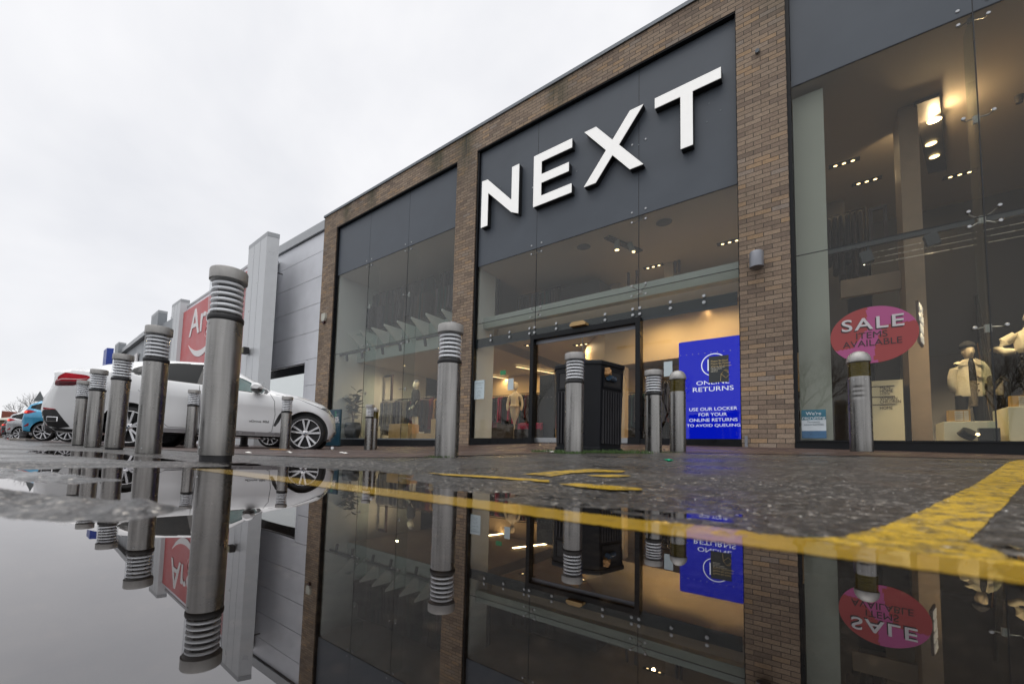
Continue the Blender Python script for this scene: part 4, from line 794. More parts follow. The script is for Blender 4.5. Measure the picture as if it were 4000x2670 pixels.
jk.loft(clothes(T, [(0, 0, .88, .20, .15), (0, 0, 1.0, .17, .13), (0, 0, 1.15, .175, .13), (0, 0, 1.30, .20, .125), (0, .0, 1.38, .17, .10), (0, .0, 1.43, .08, .07)]))
for sx in (-1, 1): jk.tube([T(sx*.17, 0, 1.34), T(sx*.25, .02, 1.12), T(sx*.22, -.09, .93)], [.075, .068, .058], 12)
jk.build('jacket', 'blackcloth', ml)
MB().loft(clothes(T, [(0, 0, .58, .20, .16), (0, 0, .72, .18, .15), (0, 0, .90, .14, .12)])).build('skirt', 'blackcloth', ml)
MB().prism([(-.05, 1.42), (.05, 1.42), (0, 1.22)], T(0, -.135, 0), np.array(T(1, 0, 0))-np.array(T(0, 0, 0)), (0, 0, 1), np.array(T(0, -.01, 0))-np.array(T(0, 0, 0))).build('neckline', 'manne', ml)
MB().ell([(*T(0, .01, 0)[:2], .56+1.66, .075, .085), (*T(0, .01, 0)[:2], .56+1.70, .07, .08), (*T(0, .02, 0)[:2], .56+1.74, .03, .035)]).build('beret', 'lampgrey', ml)
# right-window mannequin in cream jacket
P = atD(3796, 1640, 7.7); mxx = P[0]; MYY = P[1]; T = xf(mxx, MYY, .43, R(10)); ZS = onY(3796, 1330, MYY)[2]   # top of head level
kz = (ZS-.43)/1.80
mr_ = thing('mannequin', 'headwear mannequin in an open cream fleece jacket and black top in the right window', 'mannequin', (mxx, MYY, .43))
Tz = lambda x, y, z: T(x, y, z*kz)
pts = [(0, 0, .95), (0, 0, 1.07), (0, 0, 1.25), (0, .01, 1.42), (0, .01, 1.51), (0, 0, 1.58), (-.10, 0, .86), (-.11, -.02, .48), (-.11, .02, .08), (-.11, -.10, .03), (.10, 0, .86), (.13, .04, .48), (.14, .06, .08), (.14, -.05, .03)]
skin('body', [Tz(p[0]*.8, p[1]*.8, p[2]) for p in pts], ed[:13], [.10, .09, .10, .09, .045, .045, .085, .06, .045, .04, .085, .06, .045, .04], 'mannew', mr_); head(Tz, 1.625, 'mannew', mr_)
Ts = lambda x, y, z: Tz(x*.74, y*.74, z)
MB().loft(clothes(Ts, [(0, 0, 1.0, .15, .12), (0, 0, 1.2, .16, .13), (0, 0, 1.42, .17, .12), (0, 0, 1.50, .07, .07)])).build('top', 'blackcloth', mr_)
MB().loft(clothes(Ts, [(0, 0, .70, .10, .15), (0, 0, .85, .15, .14), (0, 0, 1.12, .16, .135)])).build('skirt', 'leopard', mr_)
lg = MB()
for sx in (-1, 1): lg.tube([Tz(sx*.10, 0, .88), Tz(sx*.12, 0, .48), Tz(sx*.13, .03, .1)], [.10, .075, .055], 12)
lg.build('trousers', 'blackcloth', mr_)
# jacket: open front shell with collar, sleeves, pocket, buttons
def jacket(T0, m, parent, z0=.86, z1=1.47):
    T = lambda x, y, z: T0(x*.77, y*.8, z)
    j = MB(); rings = []
    for i, (z, rx, ry, op) in enumerate([(z0, .235, .17, .26), (z0+.02, .24, .175, .26), (.95, .235, .175, .28), (1.05, .225, .17, .32), (1.22, .22, .16, .32), (1.36, .215, .14, .30), (1.44, .17, .11, .34), (1.49, .09, .08, .6)]):
        a0 = -math.pi/2+op; a1 = 3*math.pi/2-op; A = np.linspace(a0, a1, 34)
        o_ = [((rx+.006*math.sin(9*a+z*7))*math.cos(a), (ry+.006*math.sin(8*a+z*5))*math.sin(a), z) for a in A]; i_ = [(p[0]*.90, p[1]*.90, z) for p in o_[::-1]]
        rings.append([T(*p) for p in o_+i_])
    j.loft(rings); b = j.build('jacket', m, parent)
    for sx in (-1, 1):
        MB().tube([T(sx*.15, 0, 1.445), T(sx*.20, .0, 1.41), T(sx*.245, .0, 1.33), T(sx*.28, .02, 1.2), T(sx*.285, .03, 1.08), T(sx*.25, .04, .99), T(sx*.19, .05, .95)], [.036, .05, .062, .065, .060, .05, .03], 18).build('sleeve', m, b)
        MB().loft([[T(sx*(.05+.16*u_), -.135+.06*u_+.012*v_, 1.49-.09*u_+w_) for u_, v_, w_ in ((0, 0, 0), (.6, 1, .015), (1, 0, -.0), (.7, -1, -.06), (.2, -1, -.09))], [T(sx*(.05+.16*u_), -.155+.05*u_, 1.49-.09*u_+w_) for u_, v_, w_ in ((0, 0, 0), (.6, 1, .015), (1, 0, -.0), (.7, -1, -.06), (.2, -1, -.09))]]).build('collar', m, b)
    MB().obox(T(.135, -.150, 1.22), np.array(T(.06, .03, 0))-np.array(T(0, 0, 0)), np.array(T(0, .006, 0))-np.array(T(0, 0, 0)), (0, 0, .06)).build('pocket', m, b)
    for z in (.95, 1.06, 1.17): MB().lathe([(.001, -.006), (.012, -.004), (.012, .004)], T(.075, -.172, z), 10, axis='Y').build('button', 'maroon', b)
jacket(Tz, 'jacket', mr_)
MB().ell([(*Tz(0, .02, 0)[:2], Tz(0, 0, 1.675)[2], .095, .110), (*Tz(0, .02, 0)[:2], Tz(0, 0, 1.715)[2], .110, .122), (*Tz(0, .03, 0)[:2], Tz(0, 0, 1.765)[2], .09, .10), (*Tz(0, .03, 0)[:2], Tz(0, 0, 1.80)[2], .04, .05)]).build('beret', 'blackcloth', mr_)
# second mannequin cut by the frame
MY2 = atD(4030, 1640, 7.4)[1]; P = onY(4030, 1588, MY2); kz2 = (onY(4030, 1215, MY2)[2]-P[2])/1.80; T = xf(P[0]+.05, MY2, P[2], R(-4)); Tz2 = lambda x, y, z: T(x, y, z*kz2)
m3 = thing('mannequin', 'mannequin in cream jumper, hand on hip, black sequin skirt, at the right edge', 'mannequin', (P[0]+.05, MY2, P[2]))
skin('body', [Tz2(*p) for p in [(0, 0, .95), (0, 0, 1.07), (0, 0, 1.25), (0, .01, 1.40), (0, .01, 1.50), (0, 0, 1.57), (-.1, 0, .86), (-.12, 0, .48), (-.12, 0, .05), (.1, 0, .86), (.13, 0, .48), (.13, 0, .05)]], [(0, 1), (1, 2), (2, 3), (3, 4), (4, 5), (0, 6), (6, 7), (7, 8), (0, 9), (9, 10), (10, 11)], [.12, .10, .12, .10, .05, .05, .08, .055, .045, .08, .055, .045], 'mannew', m3); head(Tz2, 1.68, 'mannew', m3)
jb = MB().loft(clothes(Tz2, [(0, 0, 1.02, .15, .13), (0, 0, 1.08, .19, .15), (0, 0, 1.25, .20, .15), (0, 0, 1.40, .19, .13), (0, 0, 1.47, .09, .09), (0, 0, 1.53, .07, .07)]))
jb.tube([Tz2(-.17, 0, 1.38), Tz2(-.30, .03, 1.27), Tz2(-.40, .02, 1.14), Tz2(-.30, -.05, 1.06), Tz2(-.20, -.08, 1.05)], [.075, .09, .085, .07, .045], 16); jb.tube([Tz2(.17, 0, 1.38), Tz2(.28, 0, 1.2), Tz2(.3, 0, 1.0)], [.08, .09, .06], 14)
jb.build('jumper', 'jacket', m3); MB().loft(clothes(Tz2, [(0, 0, .30, .24, .20), (0, 0, .6, .20, .17), (0, 0, .9, .17, .14), (0, 0, 1.06, .14, .12)])).build('skirt', 'sequin', m3)
tag(MB().box(P[0]-.35, P[0]+.45, MY2-.25, MY2+.3, .43, P[2]-.002).build('display_plinth', 'dark'), 'dark plinth under the cream jumper mannequin at the right edge', 'plinth')
for lx, ly, tx_, ty_ in ((mxx-.5, MYY-1.6, mxx, MYY), (P[0]-.3, MY2-1.5, P[0], MY2)):  # added spots with invented housings, to light the two mannequins
    t = thing('added_spotlight', 'added round ceiling spotlight aimed at the %s mannequin' % ('cream jacket' if tx_ == mxx else 'cream jumper'), 'spotlight', (lx, ly, 6.0)); MB().lathe([(.04, -.10), (.05, -.02), (.05, .02)], (lx, ly, 6.05), 14, cap=False).build('housing', 'fixture', t)
    dv_ = Vector((tx_-lx, ty_-ly, 1.3-5.95)); lampat((lx, ly, 5.94), 900, (1, .80, .50), 38, .05, dv_.to_track_quat('-Z', 'Y').to_euler())
# display blocks
def block(name, q0, q1, Y, dep, m, lb, cat):
    a = onY(*q0, Y); b = onY(*q1, Y); o = MB().box(a[0], b[0], Y, Y+dep, b[2], a[2]).build(name, m, bevel=.004); return tag(o, lb, cat), a, b
block('display_plinth', (3686, 1646), (3902, 1726), 8.35, .5, 'plinthw', 'low white display plinth under the cream jacket mannequin', 'plinth')
block('display_plinth', (3936, 1588), (4100, 1726), 8.35, .6, 'plinthw', 'taller white display plinth at the right edge of the window', 'plinth')
def tickets(q0, q1, lb):
    a = onY(*q0, 8.38); b = onY(*q1, 8.38); t = thing('price_block', lb, 'price sign', (a[0], 8.38, b[2]))
    MB().box(a[0], b[0], 8.38, 8.46, b[2], a[2]).build('wood_block', 'woodlit', t)
    w_, h_ = b[0]-a[0], a[2]-b[2]
    for r_ in range(5):
        z = a[2]-h_*(.10+.18*r_); x = a[0]+w_*.30
        MB().box(x, x+w_*.38, 8.375, 8.38, z-h_*.11, z).build('price_ticket', 'ticket', t); MB().box(x+w_*.42, x+w_*.62, 8.375, 8.38, z-h_*.11, z).build('price_ticket', 'ticket', t)
        MB().box(x+w_*.03, x+w_*.25, 8.373, 8.375, z-h_*.075, z-h_*.045).build('ticket_print', 'paperink', t)
tickets((3702, 1602), (3792, 1643), 'wooden price block on the low white plinth'); tickets((3945, 1545), (4060, 1587), 'wooden price block on the taller plinth at the right edge')
# lamp on the window floor
P = onY(3800, 1690, 8.2); t = thing('floor_spotlight', 'black floor spotlight in front of the low white plinth', 'spotlight', (P[0], 8.2, P[2]))
MB().tube([(P[0]-.02, 8.2, P[2]+.02), (P[0]-.06, 8.24, P[2]-.04)], [.08, .085], 20).build('lamp_head', 'trim', t); MB().box(P[0]+.05, P[0]+.22, 8.17, 8.25, .43, P[2]+.06).build('ballast', 'trim', t); MB().lathe([(.001, 0), (.02, 0)], (P[0]+.035, 8.17, P[2]-.02), 10, axis='Y', cap=False).build('glow', 'lamp', t)
# directory sign, hanging black sign, escalator
a = onY(3455, 1485, 9.0); b = onY(3547, 1722, 9.0)
dsn = thing('directory_sign', 'freestanding pale directory panel with black writing behind the dome bollard', 'sign', (a[0], 9.0, .43))
MB().box(a[0]-.35, b[0]-.03, 9.0, 9.06, .43, a[2]).build('board', 'plinthw', dsn)
for s, py, q, xe in (('MEN', 1513, .050, 3477), ('HOME', 1526, .050, 3488), ('COSTA', 1537.5, .030, 3477), ('WOMEN', 1555, .050, 3505), ('CHILDREN', 1567.5, .050, 3519), ('COLLECTIONS', 1580, .018, 3505), ('HOME', 1592, .048, 3487)): xa_, xb_ = onY(3437, py, 9.0), onY(xe, py, 9.0); text(s, .1, ((xa_[0]+xb_[0])/2, 8.995, onY((3437+xe)/2, py, 9.0)[2]), 'saledark', 'lettering', dsn, 0, fit=(xb_[0]-xa_[0], q*.95), depth=.002)
for py in (1506, 1547, 1578): z = onY(3490, py, 9.0)[2]; MB().box(a[0]-.25, b[0]-.12, 8.995, 8.999, z-.006, z+.006).build('rule_line', 'saledark', dsn)
P = onY(3590, 1270, 9.0)
hs = thing('hanging_sign', 'black projecting sign with white letters seen nearly edge on in the right window', 'sign', (P[0], 8.95, P[2]))
MB().obox((P[0], 8.95, P[2]), (.05, .22, 0), (.012, -.003, 0), (0, 0, .31)).build('board', 'saledark', hs)
for i, s in enumerate(('NEXT', 'HOME', 'MEN', 'KIDS')): text(s, .17, (P[0]+.022, 8.95, P[2]+.22-.15*i), 'lettersign', 'lettering', hs, .01, .9, 'CENTER', .01, u=(.22, .97, 0))
es = thing('escalator', 'dark escalator with brass edged glass sides deep in the right window', 'escalator', (1.2, 10.4, .43))
for i, x in enumerate((1.0, 2.1)):
    MB().prism([(0, 0), (2.2, 0), (5.5, 3.0), (5.5, 3.9), (1.9, .95), (.1, .95), (-.15, .5)], (x, 9.4, .43), (.15, 1, 0), (0, 0, 1), (.05, 0, 0)).build('balustrade', 'carglass', es)
    MB().tube([(x, 9.3, .8), (x+.0, 9.28, 1.3), (x+.03, 9.5, 1.42), (x+.3, 11.4, 1.45), (x+.8, 14.6, 4.4)], .035, 8).build('handrail', 'trim', es); MB().tube([(x-.02, 9.3, .45), (x+.3, 11.3, .5), (x+.8, 14.7, 3.4)], .02, 6).build('brass_strip', 'woodlit', es)
MB().prism([(0, 0), (2.2, 0), (5.5, 3.0), (5.5, 2.7), (2.3, -.3+.3), (0, 0)][:5], (1.1, 9.4, .45), (.15, 1, 0), (0, 0, 1), (1.0, 0, 0)).build('steps', 'dark', es)
# ------------------------------------------------------------------ clothes rails
GC = []
for i, c in enumerate([(.10, .008, .012), (.02, .02, .03), (.32, .17, .05), (.015, .03, .05), (.30, .28, .26), (.20, .015, .05), (.05, .045, .05), (.07, .05, .045), (.02, .06, .06), (.40, .36, .30), (.11, .10, .12), (.35, .03, .08)]):
    k = 'cloth_%d' % i; M[k] = simple('garment_fabric_%s' % 'abcdefghijkl'[i], c, .85, 0, .45, 18, .4, 40); GC.append(k)
def rail(x, y, z, ang, L_, n, lb, pal, hgt=1.35, long_=.85, base='floor'):
    t = thing('clothes_rail', lb, 'clothes rail', (x, y, z), 'clothes rails inside the shop', ang)
    f = MB(); f.tube([(-L_/2, 0, 0), (-L_/2, 0, hgt), (L_/2, 0, hgt), (L_/2, 0, 0)], .015, 6)
    f.box(-L_/2-.02, -L_/2+.02, -.25, .25, 0, .03); f.box(L_/2-.02, L_/2+.02, -.25, .25, 0, .03); f.build('rail_frame', 'trim', t, world=False)
    for i in range(n):
        xx = -L_/2+.08+(L_-.16)*i/(n-1); w_ = random.uniform(.18, .24); l_ = long_*random.uniform(.75, 1.1); rings = []
        for zz_, ww, th in ((hgt-.04, .03, .02), (hgt-.09, w_*.7, .03), (hgt-.13, w_, .035), (hgt-.35, w_*.9, .04), (hgt-.04-l_, w_*1.1, .045)):
            rings.append([(xx+th*math.cos(a)+.008*math.sin(5*a+i), ww*math.sin(a), zz_) for a in np.linspace(0, 2*math.pi, 14, endpoint=False)])
        g = MB().loft(rings); g.tube([(xx, 0, hgt+.01), (xx+.01, 0, hgt-.05)], .004, 5); g.build('garment', random.choice(pal), t, world=False)
    return t
dkp = [GC[1], GC[3], GC[6], GC[7], GC[8], GC[10]]; rdp = [GC[0], GC[0], GC[5], GC[7], GC[6], GC[1], GC[11]]; mxp = GC
rail(-11.05, 9.35, .42, R(8), 1.1, 14, 'rail of pale and grey garments right of the potted plant', [GC[4], GC[9], GC[10], GC[4]], 1.38, 1.1)
rail(-10.1, 9.7, .42, R(-5), 1.3, 18, 'rail of dark red garments left of the wooden blocks', rdp, 1.42, 1.0)
rail(-9.0, 9.75, .42, R(10), .9, 10, 'rail of ochre and patterned jackets behind the wooden block', [GC[2], GC[10], GC[4], GC[2], GC[3]], 1.40, .75)
rail(-8.0, 10.9, .42, R(5), 1.7, 22, 'rail of black and pink garments behind the standing mannequin', [GC[1], GC[11], GC[6], GC[1], GC[5]], 1.5, .9)
rail(-6.0, 11.0, .42, R(12), 2.0, 24, 'rail of dark red and black clothes left of the sliding doors', rdp+dkp, 1.5, .95)
rail(-4.2, 11.8, .42, R(0), 2.2, 24, 'rail of dark clothes straight behind the sliding doors', dkp, 1.45, .95)
rail(-2.35, 12.2, .42, R(0), 1.6, 20, 'rail of navy clothes seen between the bin and the door post', dkp+[GC[0]], 1.4, .9)
rail(-2.1, 9.6, .42, R(20), 1.0, 14, 'rail of black clothes behind the bollards beside the blue screen', [GC[1], GC[3], GC[6], GC[0]], 1.35, .85)
for i, (x, y, a, n, lb) in enumerate([(-12.0, 10.2, 5, 16, 'upper floor rail of dark clothes in the far left pane'), (-10.5, 10.1, 0, 18, 'upper floor rail of dark clothes in the middle of the left bay'), (-8.6, 10.0, 0, 22, 'upper floor rail of dark clothes in the right of the left bay')]):
    rail(x, 9.55, 4.0, R(a), 1.6, n, lb, dkp, 1.35, .9)
    rail(x, 9.7, 4.85, R(a), 1.5, n, lb.replace('rail', 'high rail'), dkp, 1.05, .75)
rail(-5.85, 9.9, 3.46, R(0), 1.3, 16, 'upper floor rail of black clothes above the left door pane', dkp, 1.1, .85)
rail(-4.6, 10.9, 3.46, R(-25), 1.2, 10, 'upper floor rail of dark clothes above the sliding doors', dkp, 1.0, .6)
rail(-1.9, 11.2, 3.46, R(10), 1.9, 18, 'upper floor rail of coats above the blue screen', dkp+[GC[9]], 1.0, .7)
rail(.42, 10.6, 3.45, R(0), .8, 8, 'upper floor rail of checked coats above the round sticker', [GC[6], GC[7], GC[10]], 1.5, 1.2)
a = onY(2108, 1466, 10.0); b = onY(2166, 1466, 10.0); tag(MB().box(a[0], b[0], 10.0, 10.12, .42, a[2]).build('display_block', 'pot', bevel=.01), 'tall dark blue display panel just inside the sliding doors', 'panel')
P = onY(2010, 1640, 10.2); T = xf(P[0], 10.2, .42, R(20)); mt = thing('mannequin', 'cream torso mannequin inside, left of the sliding doors', 'mannequin', (P[0], 10.2, .42)); Tt = lambda x, y, z: T(x, y, z*.98)
skin('body', [Tt(*p) for p in [(0, 0, .92), (0, 0, 1.05), (0, 0, 1.22), (0, .01, 1.38), (0, .01, 1.48), (0, 0, 1.56), (-.17, 0, 1.36), (-.22, 0, 1.12), (-.2, -.06, .92), (.17, 0, 1.36), (.22, 0, 1.12), (.2, -.06, .92), (0, 0, .5), (0, 0, .03)]], [(0, 1), (1, 2), (2, 3), (3, 4), (4, 5), (3, 6), (6, 7), (7, 8), (3, 9), (9, 10), (10, 11), (0, 12), (12, 13)], [.14, .12, .13, .11, .05, .05, .05, .04, .03, .05, .04, .03, .02, .02], 'mannew', mt); head(Tt, 1.66, 'mannew', mt)
for i, (x, y, w_, h_, m, lb) in enumerate([(-6.1, 10.1, .8, .5, 'cloth_11', 'low table heaped with red clothes inside the left door pane'), (-5.3, 12.4, 1.4, .9, 'cloth_6', 'dark display table behind the left door pane'), (-3.1, 12.6, .9, 1.0, 'cloth_7', 'dark shelf unit seen through the right sliding door'), (-2.3, 11.4, .7, .8, 'cloth_0', 'dark red display table behind the right door post'), (-1.5, 10.9, .7, 1.3, 'cloth_3', 'navy display stand left of the blue screen')]):
    t = thing('display_table', lb, 'display table', (x, y, .42)); MB().box(x-w_/2, x+w_/2, y-.3, y+.3, .42, .42+h_*.7).build('table', 'dark', t)
    hp = MB()
    for k in range(9): u_, v_ = random.uniform(-.4, .4)*w_, random.uniform(-.2, .2); hp.obox((x+u_, y+v_, .42+h_*.7+.05+random.random()*.1*h_), (.09, .02, .01), (-.02, .11, .02), (.0, .01, .05+.05*random.random()))
    hp.build('folded_clothes', m, t)
# black goal-shaped display frames on the left window back wall
for i, (q, lb) in enumerate((((1405, 1440), 'black hook-shaped hanging frame left of the mannequin, nearer the pier'), ((1530, 1462), 'black hook-shaped hanging frame beside the amber wall glow'))):
    P = onY(*q, 10.2); m = MB(); m.box(P[0]-.035, P[0]+.035, 10.2, 10.27, .42, P[2]); m.box(P[0]-.42, P[0]-.036, 10.2, 10.27, P[2]-.07, P[2]); tag(m.build('display_stand', 'saledark'), lb, 'display frame', 'hook-shaped display frames')
tag(MB().tube([(-12.2, 10.5, 1.98), (-8.6, 10.3, 1.98)], .02, 8).build('wall_rail', 'rail'), 'thin grey wall rail crossing behind the hook-shaped frames', 'rail')
l_ = bpy.data.lights.new('wall_glow', 'SPOT'); l_.energy = 60; l_.color = (1, .62, .22); l_.spot_size = R(70); l_.shadow_soft_size = .05; lo = bpy.data.objects.new('wall_glow', l_); COL.objects.link(lo); lo.location = (onY(1563, 1450, 13.9)[0], 13.6, 3.1)
# upper window frames
for q0, q1, Y, lb in (((3393, 815), (3470, 925), 10.2, 'black rectangular hanging frame above the track in the right window'), ((2450, 1010), (2490, 1110), 10.5, 'black rectangular upper frame left of the door mullion'), ((2632, 965), (2656, 1060), 10.5, 'black rectangular upper frame above the blue screen')):
    a, b = onY(*q0, Y), onY(*q1, Y); m = MB(); tt_ = .05
    m.box(a[0], a[0]+tt_, Y, Y+tt_, b[2], a[2]); m.box(b[0]-tt_, b[0], Y, Y+tt_, b[2], a[2]); m.box(a[0]+tt_, b[0]-tt_, Y, Y+tt_, a[2]-tt_, a[2]); tag(m.build('display_stand', 'saledark'), lb, 'display frame', 'rectangular display frames')
# wooden blocks in the left window
def xblock(q0, q1, Y, dep, lb):
    a = onY(*q0, Y); b = onY(*q1, Y); return tag(MB().box(a[0], b[0], Y, Y+dep, .43, a[2]).build('wooden_block', 'wood', bevel=.004), lb, 'wooden block')
xblock((1519, 1655), (1592, 1708), 8.5, .45, 'tall pale wooden block left of the standing mannequin'); xblock((1573, 1692), (1700, 1708), 8.62, .8, 'low wooden step under the standing mannequin'); xblock((1684, 1636), (1770, 1708), 8.55, .4, 'pale wooden cube half hidden behind the middle bollard')
# potted fig plant
P = onY(1376, 1700, 8.75); pl = thing('potted_plant', 'leafy fig plant in a dark round pot inside the left window', 'plant', (P[0], 8.75, .43))
MB().lathe([(.20, .43), (.27, .60), (.285, .80), (.26, .98), (.23, 1.0), (.22, .93)], (P[0], 8.75, 0), 28).build('pot', 'pot', pl)
sm = MB(); lf = MB()
ht = onY(1376, 1530, 8.75)[2]
for k in range(4):
    a = k*1.7; top = np.array([P[0]+.16*math.cos(a), 8.75+.14*math.sin(a), ht-.12*k]); b0 = np.array([P[0]+.03*math.cos(a), 8.75, .95]); sm.tube([b0, (b0+top)/2+[.02, 0, 0], top], [.014, .011, .006], 6)
    for j in range(19):
        f_ = .30+.70*j/18; c_ = b0*(1-f_)+top*f_; an = random.uniform(0, 6.28); el_ = random.uniform(-.3, .7); ln_ = random.uniform(.20, .34); dr = np.array([math.cos(an)*math.cos(el_), math.sin(an)*math.cos(el_), math.sin(el_)]); sd2 = np.cross(dr, [0, 0, 1.]); sd2 /= np.linalg.norm(sd2); nn_ = np.cross(sd2, dr); w_ = ln_*.36
        pr = [(0, 0, 0), (.3, .7, .01), (.62, 1, .0), (.88, .6, -.02), (1, 0, -.05)]
        L1 = [c_+dr*ln_*u_+sd2*w_*v_+nn_*ln_*w2 for u_, v_, w2 in pr]; L2 = [c_+dr*ln_*u_-sd2*w_*v_+nn_*ln_*w2 for u_, v_, w2 in pr]; mdl = [c_+dr*ln_*u_-nn_*ln_*(.05 if 0 < u_ < 1 else 0)+nn_*ln_*w2 for u_, v_, w2 in pr]
        lf.add(L1+mdl+L2, [(i, i+1, 6+i, 5+i) for i in range(4)]+[(5+i, 6+i, 11+i, 10+i) for i in range(4)], True)
sm.build('stem', 'stem', pl); lf.build('foliage', 'leaf', pl, recalc=False)
# ------------------------------------------------------------------ bollards
BH = 1.12; BR = .092
def flat_bollard():
    t = thing('bollard', 'x', 'bollard', (0, 0, 0), 'steel bollards along the kerb')
    MB().lathe([(BR, .028), (BR, .80), (BR*.985, .812)], n=48).build('shaft', 'steel', t, world=False)
    MB().lathe([(BR*.9, -.12), (BR*.9, .03)], n=32).build('foot', 'rubber', t, world=False)
    b = MB().lathe([(BR*1.0, .808), (BR*1.045, .814), (BR*1.045, .834), (BR*1.0, .842)], n=48).build('band', 'rubber', t, world=False)
    c = MB().lathe([(BR*1.05, 1.053), (BR*1.10, 1.054), (BR*1.105, 1.058), (BR*1.105, 1.112), (BR*1.08, 1.118), (BR*.5, 1.12)], n=48).build('cap', 'cap', t, world=False)
    ln_ = MB().lathe([(BR*1.01, .842), (BR*1.03, 1.055)], n=48, cap=False).build('lens', 'lens', t, world=False, recalc=False)
    MB().lathe([(BR*.52, .842), (BR*.52, 1.05)], n=24).build('core', 'core', ln_, world=False)
    lv = MB()
    for i in range(6): z = .857+i*.0325; lv.lathe([(BR*.52, z+.017), (BR*.84, z-.001), (BR*.91, z-.002), (BR*.935, z+.006), (BR*.91, z+.015), (BR*.82, z+.018), (BR*.52, z+.021)], n=44, cap=False)
    lv.build('louvres', 'louvre', ln_, world=False, recalc=False)
    for a in (-1.25, 1.9):
        s = MB()
        for z in (.785, .07): s.obox((BR*math.cos(a), BR*math.sin(a), z), (.003*math.cos(a), .003*math.sin(a), 0), (-.006*math.sin(a), .006*math.cos(a), 0), (0, 0, .006))
        s.build('screw', 'bolt', t, world=False, bevel=.002)
    return t
def dome_bollard(dent=False):
    t = thing('bollard', 'x', 'bollard', (0, 0, 0), 'steel bollards along the kerb')
    def rf(r, z, a):
        if not dent: return r
        d = 0
        for zz_ in (.56, .61, .655): d += .006*math.exp(-((z-zz_)/.012)**2)*math.exp(-((((a-4.6+math.pi) % (2*math.pi))-math.pi)/.42)**2)
        return r-d
    prof = [(BR, .0)]+[(BR, z) for z in np.linspace(.02, .76, 62 if dent else 3)]+[(BR*.98, .775)]
    MB().lathe(prof, n=56, rfun=rf).build('shaft', 'steel', t, world=False)
    ln_ = MB().lathe([(BR*.97, .775), (BR*.97, .935)], n=40, cap=False).build('lens', 'amber', t, world=False, recalc=False)
    MB().lathe([(BR*.80, .775), (BR*.80, .935)], n=24).build('core', 'amber_in', ln_, world=False)
    q = MB()
    for i in range(7): z = .795+i*.02; q.lathe([(BR*.81, z), (BR*.92, z+.004), (BR*.81, z+.009)], n=32, cap=False)
    q.build('louvres', 'amber_in', ln_, world=False, recalc=False)
    MB().lathe([(BR*1.05, .93), (BR*1.07, .94), (BR*1.05, .965), (BR*.95, .995), (BR*.75, 1.022), (BR*.45, 1.04), (BR*.15, 1.047), (.001, 1.048)], n=48).build('cap', 'cap', t, world=False)
    s = MB()
    for a in (-2.1, -1.1): s.obox((BR*math.cos(a), BR*math.sin(a), .74), (.003*math.cos(a), .003*math.sin(a), 0), (-.005*math.sin(a), .005*math.cos(a), 0), (0, 0, .005))
    s.build('screw', 'bolt', t, world=False)
    return t
fb = flat_bollard()
FL = [(-2.703, .971, 1.131, 'tallest nearest steel bollard with louvred lamp, standing at the puddle edge', -.2, (.004, 0)),
 (-4.434, 1.063, 1.100, 'second louvred bollard of the left row, right of the white car tail', .5, (.010, 0)),
 (-6.312, 1.189, 1.118, 'third louvred bollard of the left row, in front of the white car rear door', 1.1, (.012, 0)),
 (-7.895, 1.25, 1.106, 'fourth louvred bollard of the left row, overlapping the one beyond it', 2., (0, 0)),
 (-9.716, 1.36, 1.117, 'farthest louvred bollard of the left row, in front of the red tail light', 3., (0, 0)),
 (-8.935, 2.768, 1.092, 'small louvred bollard just left of the tallest bollard, before the white car door', .7, (0, 0)),
 (-7.72, 3.93, 1.035, 'louvred bollard directly in front of the white car front wheel arch', 0., (0, 0)),
 (-7.878, 5.953, 1.105, 'small louvred bollard in front of the left shop window', 1.5, (0, 0)),
 (-2.222, 2.419, 1.092, 'large louvred bollard in front of the brick pier between two bays', -.6, (0, 0)),
 (-1.887, 3.933, 1.131, 'louvred bollard with mossy foot in front of the black litter bin', -1., (0, 0)),
 (-1.527, 5.344, 1.163, 'louvred bollard right beside the dome topped one by the blue screen', -.4, (0, 0))]
for i, (x, y, zt, lb, rz, tl_) in enumerate(FL):
    o = fb if i == 0 else copy_tree(fb)
    o.location = (x, y, zt-BH); o.rotation_euler = (0, tl_[0], rz); o['label'] = lb
db = dome_bollard(False); db.location = (-1.338, 5.702, 1.205-1.048); db['label'] = 'dome topped bollard with amber lens in front of the blue screen'
d2 = copy_tree(db); P = atD(1459, 1700, 9.9); d2.location = (P[0], P[1], 1.09-1.048); d2['label'] = 'dome topped bollard half hidden behind the small bollard at the left window'
d3 = dome_bollard(True); d3.location = (.363, 5.918, 1.276-1.048); d3.rotation_euler.z = 0; d3['label'] = 'dented dome topped bollard with amber lens in front of the round sticker'
# ------------------------------------------------------------------ litter bin
P = atD(2296, 1700, 4.95); bz = gz(P[0], P[1])-.005; BHH = onY(2332, 1405, atD(2332, 1405, 4.62)[1])[2]-bz
bn = thing('litter_bin', 'black octagonal litter bin with ribbed sides and square openings beside the bollard', 'bin', (P[0], P[1], bz))
th0 = math.atan2(-P[0], P[1])        # bearing
def octo(L_, s, z, k=1.0):
    h = (L_/2+s*math.sqrt(.5)); pts = [(L_/2, -h), (h, -L_/2), (h, L_/2), (L_/2, h), (-L_/2, h), (-h, L_/2), (-h, -L_/2), (-L_/2, -h)]
    a = th0+R(-45+7); c, s2 = math.cos(a), math.sin(a); return [(P[0]+k*(c*x-s2*y), P[1]+k*(s2*x+c*y), bz+z) for x, y in pts]
LL, SS = .42, .17
MB().loft([octo(LL, SS, 0, .97), octo(LL, SS, .05, .97), octo(LL, SS, .06, .93), octo(LL, SS, BHH-.05, 1.0)], smooth=False).build('body', 'black', bn)
